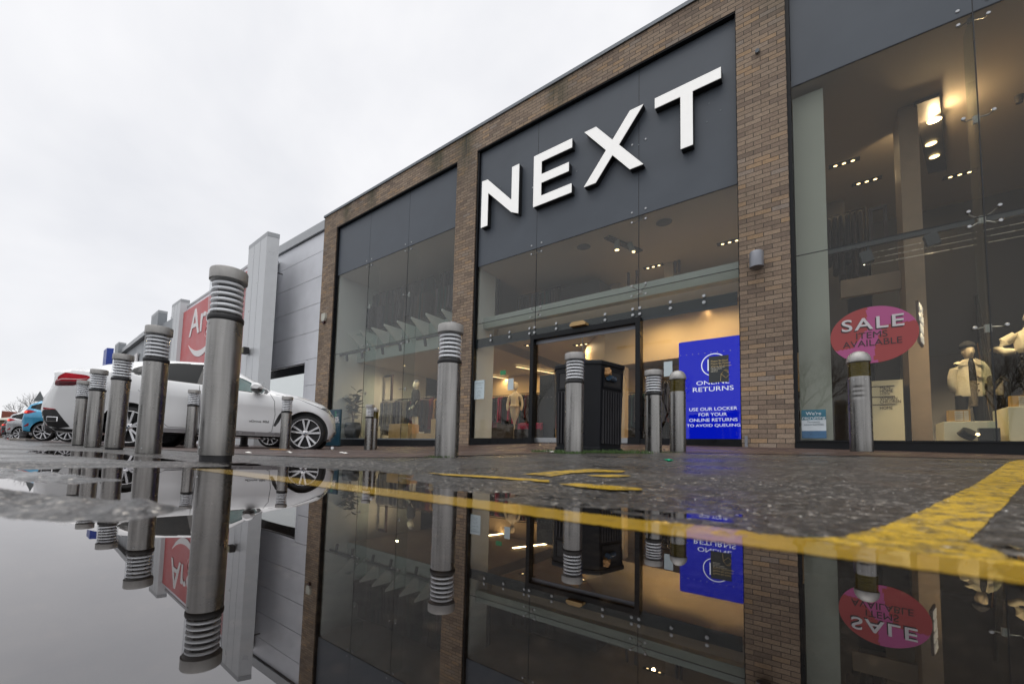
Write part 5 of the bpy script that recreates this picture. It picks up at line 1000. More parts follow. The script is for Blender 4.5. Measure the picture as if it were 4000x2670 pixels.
MB().loft([octo(LL, SS, BHH-.045, 1.03), octo(LL, SS, BHH-.015, 1.035), octo(LL, SS, BHH, 1.02), octo(LL, SS, BHH+.01, .6)], smooth=False).build('lid', 'black', bn)
rb_ = MB(); op_ = MB(); fr2 = MB()
oc = [np.array(p) for p in octo(LL, SS, 0, 1.0)]
for i in (1, 7, 3, 5):    # long faces: between vertices i and i+1
    a, b = oc[i], oc[(i+1) % 8]; u_ = (b-a)/np.linalg.norm(b-a); nn_ = np.array([u_[1], -u_[0], 0]); L_ = np.linalg.norm(b-a); 
    for k in range(8):
        c_ = a+u_*(.05+(L_-.10)*k/7); rb_.obox(c_+np.array([0, 0, (BHH-.33)/2+.05])-nn_*.012, u_*.011, nn_*.016, (0, 0, (BHH-.42)/2))
    c_ = (a+b)/2+np.array([0, 0, BHH-.19]); op_.obox(c_, u_*.155, nn_*.004, (0, 0, .085))
    for s in (-1, 1): fr2.obox(c_+u_*s*.165, u_*.010, nn_*.010, (0, 0, .105)); fr2.obox(c_+np.array([0, 0, s*.095]), u_*.155, nn_*.010, (0, 0, .010))
rb_.build('ribs', 'ribgrey', bn, bevel=.004); op_.build('opening', 'rubber', bn); fr2.build('opening_frame', 'black', bn)
a, b = oc[0], oc[1]; hp = (a+b)/2
Pw = atD(2370, 1458, 4.66)
cr_ = MB(); rings = []
for k, (dx, r_) in enumerate(((-.09, .012), (-.06, .04), (-.02, .058), (.03, .05), (.06, .02))): rings.append([(Pw[0]+dx*.8+r_*.3*math.sin(a*3+k), Pw[1]+r_*math.cos(a)*random.uniform(.7, 1.1), Pw[2]+.01+r_*math.sin(a)*random.uniform(.8, 1.15)) for a in np.linspace(0, 6.283, 14, endpoint=False)])
tag(cr_.loft(rings, smooth=False).build('paper_bag', 'kraft'), 'crumpled brown paper bag stuffed in the litter bin opening', 'paper bag')
Pc_ = atD(2378, 1474, 4.62); tag(MB().tube([Pc_, Pc_+np.array([.0, .16, .0])], [.032, .034], 20).build('bottle', 'bottle'), 'blue bottle end poking out of the litter bin opening', 'bottle')
# ------------------------------------------------------------------ cars
def interp(tbl, u): a = np.array(tbl, float); return np.interp(u, a[:, 0], a[:, 1])
def car(name, lb, cat, S, paint, group):
    t = thing(name, lb, cat, (0, 0, 0), group)
    us = np.unique(np.concatenate([np.linspace(S['u0'], S['u1'], 90), [p[0] for p in S['top']]])); us = us[(us >= S['u0']) & (us <= S['u1'])]
    def section(u):
        w_ = interp(S['w'], u); zt = interp(S['top'], u); zb = interp(S['bot'], u); be = min(interp(S['belt'], u), zt-.05); gw = min(interp(S['gw'], u), w_*.97)
        s = [(.0, zb+.02), (w_*.80, zb), (w_*.93, zb+.03), (w_*.972, zb+(be-zb)*.20), (w_*.962, zb+(be-zb)*.42), (w_*.992, zb+(be-zb)*.68), (w_, zb+(be-zb)*.80), (w_*.968, be-.03), (w_*.95, be)]
        s += [(w_*.955*(1-k)+gw*k, be+(zt-S['crown']-be)*(k if S.get('lin') else k**1.0)) for k in (.25, .5, .75, 1)] if zt-S['crown'] > be+.04 else [(w_*.955*(1-k)+gw*k, be+(zt-.02-be)*k) for k in (.25, .5, .75, 1)]
        zl = s[-1][1]; s += [(gw*.85, zl+(zt-zl)*.55), (gw*.55, zl+(zt-zl)*.88), (0, zt)]
        return s
    wz = S.get('warp')
    def wu(u, z):
        if not wz: return u
        k = min(1, max(0, (wz[0]-u)/wz[1])); return u+k*k*float(np.interp(z, wz[2], wz[3]))
    secs = [section(u) for u in us]; npt = len(secs[0]); rings = []
    for u, s in zip(us, secs): rings.append([(wu(u, z), -y, z) for y, z in s]+[(wu(u, z), y, z) for y, z in s[-2:0:-1]])
    mb = MB().loft(rings); body = mb.build('body', [paint, 'trim'], t, world=False)
    # wheel arches
    cut = MB()
    for hu in S['hubs']:
        for sy_ in (-1, 1): cut.lathe([(S['arch'], -.16), (S['arch'], .30)], (hu, sy_*(1.0*S['W']), S['hz']+.015), 40, axis='Y', smooth=False)
    co = cut.build('cutter', ['trim', 'trim'], None)
    md_ = body.modifiers.new('b', 'BOOLEAN'); md_.object = co; md_.operation = 'DIFFERENCE'; md_.solver = 'EXACT'
    try: md_.material_mode = 'TRANSFER'
    except Exception: pass
    dg = bpy.context.evaluated_depsgraph_get(); me = bpy.data.meshes.new_from_object(body.evaluated_get(dg)); body.modifiers.clear(); body.data = me; bpy.data.objects.remove(co, do_unlink=True)
    def sy(u, z):
        s = section(u); ys = np.array([p[0] for p in s[1:]]); zs = np.array([p[1] for p in s[1:]]); o = np.argsort(zs); return float(np.interp(z, zs[o], ys[o]))
    def strip(nm, lo, hi, m, off=.004, n=22, k=5, side=(-1, 1), par=None, u0=None, u1=None):
        a0 = u0 if u0 is not None else max(lo[0][0], hi[0][0]); a1 = u1 if u1 is not None else min(lo[-1][0], hi[-1][0])
        for sd in side:
            mb = MB(); vs = []
            for u in np.linspace(a0, a1, n):
                l, h = interp(lo, u), interp(hi, u)
                for q_ in range(k): z = l+(h-l)*q_/(k-1); vs.append((wu(u, z), sd*(sy(u, z)+off), z))
            mb.add(vs, [(i*k+j, i*k+j+1, (i+1)*k+j+1, (i+1)*k+j) for i in range(n-1) for j in range(k-1)], True)
            ob = mb.build(nm, m, par or t, world=False, recalc=False)
        return ob
    def seam(pts, nm='door_seam', r_=.004):
        for sd in (-1, 1): MB().tube([(wu(u, z), sd*(sy(u, z)+.0005), z) for u, z in dens(pts, 6)[:-5]], r_, 5).build(nm, 'trim', t, world=False)
    for a in S['strips']: strip(*a[:4], off=a[4] if len(a) > 4 else .004, u0=a[5] if len(a) > 5 else None, u1=a[6] if len(a) > 6 else None)
    for s in S['seams']: seam(s)
    # wheels
    wr_ = S['wr']
    for hu in S['hubs']:
        for sd in (-1, 1):
            y0 = sd*(S['W']-.035)
            wh = bpy.data.objects.new('wheel', None); COL.objects.link(wh); wh.parent = t; wh.location = (hu, y0, S['hz']); wh.empty_display_size = .1
            g = -sd   # inward
            MB().lathe([(wr_*.76, 0.0), (wr_*.80, -.012*g*0), (wr_*.93, .0), (wr_*.985, .03*g), (wr_, .06*g), (wr_, .20*g), (wr_*.97, .24*g), (wr_*.75, .24*g)], (0, 0, 0), 48, axis='Y', cap=False).build('tyre', 'tyre', wh, world=False, recalc=False)
            rim = MB().lathe([(wr_*.79, .0), (wr_*.775, -.006*g), (wr_*.745, .004*g), (wr_*.735, .03*g), (wr_*.73, .20*g)], (0, 0, 0), 48, axis='Y', cap=False).build('rim', 'alloy', wh, world=False, recalc=False)
            MB().lathe([(.001, .12*g), (wr_*.73, .12*g)], (0, 0, 0), 32, axis='Y', cap=False).build('backing_disc', 'alloydark', rim, world=False, recalc=False)  # plain dark backing disc, makes the gaps between spokes dark
            sp_ = MB()
            for k in range(S['spokes']):
                for dv in ((-.17, .17) if S['spokes'] == 5 else (0,)):
                    a = 2*math.pi*k/S['spokes']+.3; a0 = a+dv*.7; a1 = a+dv*1.25; w0, w1 = wr_*.042, wr_*.052
                    p0 = np.array([math.cos(a0), 0, math.sin(a0)])*wr_*.12; p1 = np.array([math.cos(a1), 0, math.sin(a1)])*wr_*.75; dr = p1-p0; tn = np.array([-dr[2], 0, dr[0]]); tn = tn/np.linalg.norm(tn)
                    inw = np.array([0, g, 0])
                    q4 = [p0-tn*w0, p0+tn*w0, p1+tn*w1, p1-tn*w1]; sp_.add([tuple(v+inw*.012*(1 if i < 2 else .2)) for i, v in enumerate(q4)]+[tuple(v+inw*.05) for v in q4], [(0, 1, 2, 3), (0, 4, 5, 1), (1, 5, 6, 2), (2, 6, 7, 3), (3, 7, 4, 0)])
            sp_.build('spokes', 'alloy', rim, world=False)
            MB().lathe([(.001, -.002*g), (wr_*.10, .0), (wr_*.19, .03*g)], (0, 0, 0), 20, axis='Y', cap=False).build('hub_cap', S.get('hubm', 'alloy'), rim, world=False, recalc=False)
            if S.get('emblem'):
                em = MB(); r_ = wr_*.085
                for q_ in (0, 2): em.add([(0, -.004*g, 0)]+[(r_*math.cos(a), -.004*g, r_*math.sin(a)) for a in np.linspace(q_*math.pi/2, (q_+1)*math.pi/2, 8)], [tuple(range(9))])
                em.build('wheel_emblem', 'bottle', rim, world=False, recalc=False)
    return t, sy, strip
X6 = dict(warp=(-3.75, .55, [.2, .34, .5, .66, .80, .92, 1.06, 1.18, 1.27, 1.34, 1.42], [.16, .05, .0, -.02, .0, .06, .13, .12, .06, -.03, 0]), u0=-4.37, u1=.56, W=1.0, crown=.09, hubs=(0, -3.02), hz=.372, wr=.372, arch=.43, spokes=5, emblem=True,
 top=[(-4.37, 1.0), (-4.36, 1.22), (-4.34, 1.34), (-4.15, 1.385), (-3.9, 1.48), (-3.6, 1.585), (-3.2, 1.685), (-2.6, 1.755), (-2.0, 1.77), (-1.65, 1.715), (-1.37, 1.61), (-1.2, 1.515), (-1.04, 1.425), (-.89, 1.335), (-.76, 1.262), (-.56, 1.215), (-.22, 1.165), (.07, 1.09), (.29, 1.005), (.42, .92), (.51, .80), (.55, .62), (.56, .50)],
 bot=[(-4.37, .55), (-4.34, .33), (-4.2, .22), (-3.5, .24), (-2.5, .27), (-.5, .26), (.3, .22), (.45, .25), (.52, .36), (.56, .45)],
 belt=[(-4.37, 1.0), (-4.30, 1.27), (-3.9, 1.34), (-3.1, 1.38), (-2.9, 1.325), (-2.47, 1.275), (-1.9, 1.235), (-1.26, 1.16), (-.93, 1.13), (-.7, 1.125), (-.2, 1.09), (.2, .98), (.4, .86), (.56, .48)],
 w=[(-4.37, .86), (-4.30, .935), (-4.15, .975), (-3.8, .995), (-3, 1.0), (-.1, 1.0), (.2, .975), (.35, .92), (.45, .84), (.52, .72), (.56, .55)],
 gw=[(-4.37, .8), (-4.2, .76), (-3.8, .68), (-3.2, .62), (-2.2, .60), (-1.5, .60), (-1.2, .64), (-.9, .72), (-.75, .80), (-.5, .80), (.3, .74), (.56, .40)],
 seams=[[(-.69, 1.125), (-.60, .99), (-.578, .73), (-.623, .385), (-.70, .36), (-2.40, .40), (-2.47, .46), (-2.56, .80), (-2.9, 1.05)], [(-1.93, 1.22), (-1.90, .9), (-1.88, .40)], [(.27, .90), (-.15, 1.06), (-.60, 1.13)]],
 strips=[('window', [(-3.10, 1.395), (-2.9, 1.335), (-2.62, 1.30)], [(-3.10, 1.41), (-2.95, 1.56), (-2.62, 1.635)], 'carglass'),
  ('window', [(-2.58, 1.297), (-2.47, 1.285), (-1.98, 1.25)], [(-2.58, 1.64), (-2.46, 1.65), (-1.98, 1.675)], 'carglass'),
  ('window', [(-1.88, 1.243), (-1.26, 1.172), (-.93, 1.145), (-.84, 1.14)], [(-1.88, 1.672), (-1.6, 1.63), (-1.26, 1.52), (-.98, 1.35), (-.84, 1.235)], 'tealglass'),
  ('window_trim', [(-3.13, 1.38), (-2.9, 1.322), (-2.47, 1.272), (-1.9, 1.232), (-1.26, 1.158), (-.93, 1.13), (-.69, 1.128)], [(-3.13, 1.42), (-2.95, 1.585), (-2.46, 1.665), (-1.9, 1.692), (-1.6, 1.65), (-1.26, 1.54), (-.98, 1.37), (-.80, 1.24), (-.69, 1.135)], 'trim', .002),
  ('tail_light', [(-4.29, 1.06), (-4.2, 1.045), (-3.87, 1.065), (-3.7, 1.155), (-3.64, 1.235)], [(-4.29, 1.13), (-4.21, 1.20), (-4.04, 1.29), (-3.71, 1.265), (-3.64, 1.24)], 'tail', .006),
  ('tail_light_lower', [(-4.29, 1.06), (-4.2, 1.045), (-3.87, 1.065), (-3.72, 1.145)], [(-4.29, 1.10), (-4.2, 1.135), (-3.87, 1.14), (-3.72, 1.155)], 'taildark', .0075),
  ('tail_strip', [(-4.28, 1.125), (-4.1, 1.165), (-3.8, 1.175), (-3.68, 1.20)], [(-4.28, 1.135), (-4.1, 1.18), (-3.8, 1.187), (-3.68, 1.205)], 'tailclear', .009),
  ('diffuser', [(-4.35, .34), (-4.1, .30), (-3.90, .33)], [(-4.35, .56), (-4.3, .615), (-4.11, .63), (-3.90, .335)], 'trim', .004),
  ('lower_valance', [(-4.32, .24), (-3.5, .25)], [(-4.32, .31), (-3.5, .28)], 'trim', .006),
  ('reflector', [(-4.30, .625), (-4.11, .628)], [(-4.30, .655), (-4.11, .635)], 'tail', .007),
  ('sill_trim', [(-2.5, .272), (-.47, .262)], [(-2.5, .30), (-.47, .29)], 'trim', .004), ('sill_strip', [(-2.48, .315), (-.47, .305)], [(-2.48, .375), (-.47, .365)], 'carsilver', .012),
  ('side_vent', [(-.60, .50), (-.56, .49), (-.50, .58), (-.435, .76)], [(-.60, .505), (-.56, .62), (-.50, .74), (-.435, .80)], 'trim', .004),
  ('headlight', [(.27, .895), (.36, .86), (.47, .775), (.53, .73)], [(.27, .90), (.36, .935), (.45, .875), (.53, .76)], 'headl', .006)])
suv, sySUV, stSUV = car('parked_car', 'white coupe-shaped SUV parked behind the left row of bollards', 'car', X6, 'carwhite', 'parked cars')
uu = np.array([.56496501, .82511486]); nn = np.array([.82511486, -.56496501]); F2 = np.array([-8.02164, 4.49389]); HEAD = math.atan2(uu[1], uu[0])
suv.location = (*(F2-nn*.965), 0.0); suv.rotation_euler.z = HEAD
for sd in (-1, 1):
    e = MB()
    e.obox((-4.15, sd*(sySUV(-4.15, .46)-.012), .455), (.085, 0, 0), (0, .03, 0), (0, 0, .048)); e_ = e.build('exhaust_tip', 'chrome', suv, world=False, bevel=.015); MB().obox((-4.15, sd*(sySUV(-4.15, .46)+.0195), .455), (.062, 0, 0), (0, .001, 0), (0, 0, .032)).build('tip_opening', 'rubber', e_, world=False)
    mr2 = MB(); rings = []
    for k, (dy, ru, rzz) in enumerate(((.02, .05, .03), (.06, .10, .075), (.13, .125, .092), (.20, .12, .085), (.245, .07, .05))): rings.append([(-.93+ru*math.cos(a)*(1 if math.cos(a) > 0 else .75), sd*(.93+dy), 1.235+rzz*math.sin(a)*(1 if math.sin(a) > 0 else .75)) for a in np.linspace(0, 6.283, 20, endpoint=False)])
    mr2.loft(rings); mm_ = mr2.build('mirror', 'carwhite', suv, world=False)
    MB().loft([[(-.93+ru*.96*math.cos(a)*(1 if math.cos(a) > 0 else .75), sd*(.93+dy), 1.188-.012+rzz*.55*math.sin(a)) for a in np.linspace(0, 6.283, 20, endpoint=False)] for dy, ru, rzz in ((.0, .05, .03), (.06, .11, .07), (.13, .128, .075), (.20, .12, .065), (.245, .06, .04))]).build('mirror_base', 'trim', mm_, world=False)
tb = text('xDrive 40d', .058, (0, 0, 0), 'trim', 'badge', None, .01, 1.35, 'CENTER', .003); tb.parent = suv; tb.location = (-.86, -(sySUV(-.86, .575)+.004), .575)
MB().box(-4.375, -4.33, -.26, .26, 1.0, 1.11).build('number_plate', 'plate', suv, world=False)
MB().tube([(-3.55, -.02, 1.60), (-3.66, -.02, 1.66)], .012, 6).build('aerial', 'trim', suv, world=False)
HB = dict(u0=-3.15, u1=.78, W=.86, crown=.08, hubs=(0, -2.49), hz=.31, wr=.31, arch=.355, spokes=9, hubm='alloydark',
 top=[(-3.15, .75), (-3.13, 1.05), (-3.02, 1.30), (-2.8, 1.41), (-2.4, 1.46), (-1.8, 1.48), (-1.4, 1.46), (-1.05, 1.36), (-.65, 1.16), (-.35, 1.02), (0, .96), (.4, .87), (.65, .75), (.75, .60), (.78, .5)],
 bot=[(-3.15, .45), (-3.1, .28), (-2.5, .24), (0, .22), (.6, .22), (.78, .4)], belt=[(-3.15, .70), (-3.08, .98), (-2.5, .98), (-1.5, .94), (-.6, .90), (0, .88), (.6, .72), (.78, .45)],
 w=[(-3.15, .70), (-3.05, .80), (-2.8, .85), (0, .86), (.4, .82), (.65, .68), (.78, .45)], gw=[(-3.15, .62), (-2.9, .58), (-2, .56), (-1.2, .58), (-.5, .68), (0, .66), (.78, .35)],
 seams=[[(-.6, .92), (-.55, .6), (-.62, .3)], [(-1.65, .95), (-1.62, .6), (-1.65, .3)]],
 strips=[('window', [(-2.95, 1.10), (-2.5, 1.02), (-1.7, .98)], [(-2.95, 1.18), (-2.6, 1.34), (-1.7, 1.39)], 'carglass'), ('window', [(-1.62, .98), (-.8, .95), (-.60, .95)], [(-1.62, 1.39), (-1.2, 1.34), (-.60, 1.0)], 'carglass'),
  ('tail_light', [(-3.14, .92), (-2.95, .90), (-2.72, .98)], [(-3.14, .99), (-2.95, 1.04), (-2.72, .99)], 'tail', .006), ('reflector', [(-3.02, .46), (-2.90, .50)], [(-3.02, .50), (-2.90, .60)], 'tail', .006), ('lower_valance', [(-3.12, .28), (-2.6, .25)], [(-3.12, .34), (-2.6, .28)], 'trim', .006), ('headlight', [(.40, .70), (.62, .62)], [(.40, .72), (.62, .72)], 'headl', .006)])
fi, syF, stF = car('parked_car', 'light blue hatchback parked beyond the white SUV with its rear lamp lit', 'car', HB, 'carblue', 'parked cars')
stF('lit_lamp', [(-3.11, .935), (-2.98, .93)], [(-3.11, .985), (-2.98, 1.0)], 'taillit', .010)
def place_car(o, q, depth, hub_u, W_=.86, hd=HEAD, s=1.0):
    P = atD(*q, depth); u_ = np.array([math.cos(hd), math.sin(hd)]); n_ = np.array([u_[1], -u_[0]])
    c_ = P[:2]-n_*W_*s-u_*hub_u*s; o.location = (c_[0], c_[1], gz(c_[0], c_[1])); o.rotation_euler.z = hd
place_car(fi, (162, 1695), 14.2, -2.49)
def recolour(src, paint, lb):
    c = copy_tree(src); c['label'] = lb
    for ch in c.children:
        if ch.name.startswith('body'): ch.data = ch.data.copy(); ch.data.materials[0] = M[paint]
    return c
c2 = recolour(fi, 'cardark', 'dark hatchback mostly hidden behind the white SUV, only its wheels showing'); place_car(c2, (1052, 1700), 11.9, 0)
c3 = recolour(fi, 'cardark', 'dark car glimpsed under the white SUV tail beside the light blue hatchback'); place_car(c3, (258, 1690), 12.3, -2.49)
c4 = recolour(fi, 'carsilver', 'silver car far left beyond the light blue hatchback'); place_car(c4, (75, 1690), 21, -2.49)
c5 = recolour(fi, 'cardark', 'black car far left beyond the silver car'); place_car(c5, (42, 1688), 29, -2.49)
c6 = recolour(fi, 'carred', 'dark red car farthest left in the car park row'); place_car(c6, (22, 1686), 40, -2.49)
# cars and trees of the far side of the car park: they show only as reflections in the shop glass
c7 = recolour(suv, 'carsilver', 'silver SUV across the lane, seen mirrored in the shop glass'); c7.location = (-6.0, -6.2, .01); c7.rotation_euler.z = R(8)
c8 = recolour(fi, 'cardark', 'dark hatchback across the lane, seen mirrored in the left shop glass'); c8.location = (-13, -5.5, .01); c8.rotation_euler.z = R(5)
def bare_tree(x, y, H, lb, seed=0, depth=6):
    r = random.Random(seed); t = thing('bare_tree', lb, 'tree', (x, y, .0), 'bare winter trees')
    tk = MB(); br = MB()
    def grow(p, d, l, rd, k):
        q_ = p+d*l; (tk if k == depth else br).tube([p, p+d*l*.5+np.array([r.uniform(-.03, .03)*l]*3), q_], [rd, rd*.85, rd*.68], 5 if k < depth-1 else 8)
        if k == 0: return
        for i in range(3 if k > 2 else 2):
            nd = d+np.array([r.uniform(-.75, .75), r.uniform(-.75, .75), r.uniform(-.25, .5)]); nd /= np.linalg.norm(nd); grow(q_, nd, l*r.uniform(.62, .85), rd*.62, k-1)
    grow(np.array([x, y, 0.]), np.array([0, 0, 1.]), H*.26, H*.018, depth); tk.build('trunk', 'bark', t); br.build('crown', 'bark', t); return t
bare_tree(-9, -17, 8, 'bare tree across the car park mirrored in the left window', 1); bare_tree(-1, -19, 9, 'bare tree across the car park mirrored in the door bay', 2); bare_tree(9, -24, 8, 'bare tree across the car park mirrored in the right window', 3); bare_tree(-22, -20, 9, 'bare tree far across the car park', 4, 5)
P = atD(105, 1690, 95); bare_tree(P[0], P[1], 11, 'faint bare tree beyond the low building at the far left', 5, 6)
t = thing('street_lamp', 'tall double headed lamp post across the car park mirrored in the glass', 'street lamp', (-9.3, -14, 0)); MB().tube([(-9.3, -14, 0), (-9.3, -14, 8)], [.09, .06], 10).build('post', 'post', t); MB().box(-10.6, -8.0, -14.04, -13.96, 7.97, 8.05).build('arm', 'post', t)
for s in (-1, 1): MB().box(-9.3+s*1.5-.35, -9.3+s*1.5+.35, -14.15, -13.85, 7.93, 8.06).build('lamp_head', 'post', t)
# ------------------------------------------------------------------ grey metal clad neighbours
nb = thing('metal_clad_shop', 'grey metal clad unit with horizontal panels left of the brick shop', 'building', (-15, 8, 0))
YM = 8.02; XL = onY(1063, 1100, YM)[0]; XR = -13.665; ztop = onY(1266, 868, YM)[2]; zc_ = ztop-.34
zj = [onY(1255, y, YM)[2] for y in (982, 1076, 1179, 1285, 1393)]
lv_ = [zc_-.02]+zj
for i in range(len(lv_)-1): MB().box(XL, XR, YM, YM+.1, lv_[i+1]+.008, lv_[i]-.008).build('wall_panel', 'clad', nb)
wx0 = onY(1058, 1600, YM)[0]; wx1 = onY(1188, 1500, YM)[0]
z2_ = onY(1233, 1500, YM)[2]
MB().box(wx1+.06, XR, YM, YM+.1, z2_+.008, lv_[-1]-.008).build('wall_panel', 'clad', nb); MB().box(wx1+.06, XR, YM, YM+.1, -.1, z2_-.008).build('wall_panel', 'clad', nb)
MB().box(XL-.0, XR, YM+.03, YM+.3, -.1 if False else lv_[-1]-.02, ztop-.01).build('wall', 'joint', nb)
MB().box(wx1+.02, XR, YM+.03, YM+.3, -.1, lv_[-1]-.03).build('wall', 'joint', nb)
MB().box(XL-.03, XR, YM-.09, YM+.3, zc_, ztop).build('coping', 'cladd', nb)
wf = MB(); wf.box(wx1-.0, wx1+.06, YM-.02, YM+.12, -.1, lv_[-1]-.01); wf.box(XL, wx1, YM-.02, YM+.12, lv_[-1]-.10, lv_[-1]-.01); wf.build('window_frame', 'clad', nb)
MB().box(XL, wx1, YM+.10, YM+.12, lv_[-1]-.45, lv_[-1]-.11).build('window_head', 'blackframe', nb); MB().box(XL, wx1, YM+.14, YM+.15, .3, lv_[-1]-.2).build('window_pane', 'glassn', nb)
MB().box(XL, wx1, YM+.1, YM+.3, -.1, .3).build('wall', 'clad', nb); MB().box(XL, wx1+.5, YM+3, YM+3.1, 0, 4).build('interior_wall', 'stone', nb); MB().box(XL, XR, YM+.3, YM+9, ztop-.6, ztop-.3).build('roof', 'cladd', nb)
P = onY(900+.4147*470, 800+.4147*643, YM-.1); MB().tube([(P[0], YM+.02, P[2]-.02), (P[0]-.12, YM-.22, P[2]+.03)], [.022, .03], 8).build('camera_stub', 'post', nb)
def pylon(q1, q2, q3, m, lb, z=8.05, band='cladd', base=0.):
    a, b, c = (onZ(*q, z) for q in (q1, q2, q3)); d = a+(c-b); t = thing('pylon', lb, 'pylon', (b[0], b[1], 0), 'tall box pylons on the shop roofs')
    def pr(z0_, z1_, k=1.0, mm=m, nm='shaft'):
        ce = (a+c)/2; V = [ce+(p-ce)*k for p in (a, b, c, d)]
        return MB().add([(p[0], p[1], z0_) for p in V]+[(p[0], p[1], z1_) for p in V], [(0, 1, 2, 3), (7, 6, 5, 4), (0, 4, 5, 1), (1, 5, 6, 2), (2, 6, 7, 3), (3, 7, 4, 0)]).build(nm, mm, t)
    pr(base, z-.16); pr(z-.158, z, 1.012, band, 'top_flashing')
    sm_ = MB()
    for f_ in (.33, .66):
        p = a+(b-a)*f_; n_ = np.array([(b-a)[1], -(b-a)[0], 0]); n_ /= np.linalg.norm(n_); sm_.obox((*(p+n_*.0)[:2], z/2), (b-a)/np.linalg.norm(b-a)*.006, n_*.004, (0, 0, z/2-.17))
    sm_.build('panel_seam', 'cladd', t); return t, a, b, c
C6 = lambda x, y: (400+.2554*x, 1100+.2554*y)
p1 = pylon((973, 960), (1045.5, 903.6), (1093.3, 915.7), 'clad2', 'tallest light grey pylon beside the brick shop')
p2 = pylon(C6(1068, 355), C6(1200, 260), C6(1340, 285), 'clad2', 'grey pylon left of the red sign')
p3 = pylon(C6(752, 520), C6(858, 430), C6(1000, 458), 'cladfar', 'darker grey pylon, third from the brick shop')
p4 = pylon(C6(195, 965), C6(250, 920), C6(368, 938), 'cladfar', 'small distant grey pylon next to the blue one')
p5 = pylon(C6(22, 1050), C6(72, 1010), C6(177, 1020), 'bluepylon', 'distant bright blue pylon', band='bluepylon')
def onP(px, py, A_, B_):
    n_ = np.array([(B_-A_)[1], -(B_-A_)[0], 0]); v = ray(px, py); t = ((A_-CAM)@n_)/(v@n_); return v*t+CAM
P = onP(972, 1372, p1[1], p1[2]); fd = (p1[2]-p1[1]); fd /= np.linalg.norm(fd); fn = np.array([fd[1], -fd[0], 0])
t = thing('floodlight', 'small boxy floodlight on the tallest pylon', 'floodlight', P)
MB().obox(P+fn*.14, fd*.17, fn*.10, (0, 0, .12)).build('housing', 'post', t, bevel=.02); MB().obox(P+fn*.245+np.array([0, 0, -.01]), fd*.14, fn*.01, (0, 0, .10)).build('lens', 'amber_in', t)
ab = thing('neighbour_shop', 'grey clad unit carrying the large faded red sign', 'building', (-22, 9, 0))
sa, sb = onZ(710, 1233, 7.3), onZ(801, 1174, 7.3); sdv = (sb-sa); sdv[2] = 0; sdv /= np.linalg.norm(sdv); snn = np.array([sdv[1], -sdv[0], 0])
send = onP(960, 1300, sa, sb); Ls = (send-sa)@sdv
MB().prism([(-2.5, -7.3), (Ls+1, -7.3), (Ls+1, .30), (-2.5, .30)], sa-snn*.05+snn*0, sdv, (0, 0, 1), -snn*.6).build('wall', 'clad', ab)
MB().prism([(-2.5, .301), (Ls+1, .301), (Ls+1, .42), (-2.5, .42)], sa-snn*.03, sdv, (0, 0, 1), -snn*.7).build('coping', 'cladd', ab)
rs = thing('red_shop_sign', 'large faded red Argos sign with white letters and smile', 'sign', sa+np.array([0, 0, -4.5]))
MB().prism([(0, -4.4), (Ls, -4.4), (Ls, 0), (0, 0)], sa+snn*.10, sdv, (0, 0, 1), -snn*.14).build('board', 'red', rs)
A1 = onP(775, 1212, sa, sb); A0 = onP(752, 1325, sa, sb); hA = (A1-A0)[2]; uA = (onP(750, 1300, sa, sb)-sa)@sdv
tq = text('Argos', hA*1.38, tuple(sa+snn*.11+sdv*(uA)+np.array([0, 0, A0[2]-sa[2]+hA*.5])), 'signwhite', 'lettering', rs, .008, 1.22, 'LEFT', .03, u=tuple(sdv), v=(0, 0, 1))
s0 = onP(745, 1350, sa, sb); us0 = (s0-sa)@sdv; zs0 = s0[2]-sa[2]; s1 = onP(790, 1392, sa, sb); us1 = (s1-sa)@sdv; zs1 = s1[2]-sa[2]
wS = (us1-us0)*2.0; cres = [(us0+wS*k_, zs0-(zs0-zs1)*1.0*(1-(2*k_-1)**2)) for k_ in np.linspace(0, 1, 20)]+[(us0+wS*k_, zs0-(zs0-zs1)*.62*(1-(2*k_-1)**2)) for k_ in np.linspace(1, 0, 20)[1:-1]]
MB().prism(cres, sa+snn*.12, sdv, (0, 0, 1), -snn*.02).build('smile', 'signwhite', rs)
# darker unit with white letters, further left
fa, fb2 = onZ(474, 1378, 7.5), onZ(553, 1317, 7.5); fv = (fb2-fa); fv[2] = 0; LF = np.linalg.norm(fv); fv /= LF; fnn = np.array([fv[1], -fv[0], 0])
db_ = thing('far_shop', 'dark grey far unit with white letters and sloping roof line', 'building', fa)
MB().prism([(-2, -7.5), (LF+4, -7.5), (LF+4, -.3), (-2, -.3)], fa, fv, (0, 0, 1), -fnn*.5).build('wall', 'cladfar', db_); MB().prism([(-2, -.299), (LF+4, -.299), (LF+4, 0), (-2, 0)], fa+fnn*.25, fv, (0, 0, 1), -fnn*.9).build('coping', 'cladd', db_)
L0 = onP(500, 1388, fa, fb2); L1_ = onP(549, 1349, fa, fb2); q0 = (L0-fa)@fv; q1 = (L1_-fa)@fv
for i, f_ in enumerate((0, .17, .34, .52, .68, .86)):
    uu_ = q0+(q1-q0)*f_; h_ = 1.5; zz_ = -2.6
    MB().prism([(uu_, zz_), (uu_+.5, zz_), (uu_+.5+(.5 if i in (2, 4) else 0), zz_+h_), (uu_+(.5 if i in (2, 4) else 0), zz_+h_)], fa+fnn*.05, fv, (0, 0, 1), fnn*.08).build('letter_stroke', 'signwhite', db_)
ga, gb = onZ(*C6(900, 655), 7.2), onZ(*C6(1045, 575), 7.2); gv = gb-ga; gv[2] = 0; GL = np.linalg.norm(gv); gv /= GL; gn = np.array([gv[1], -gv[0], 0])
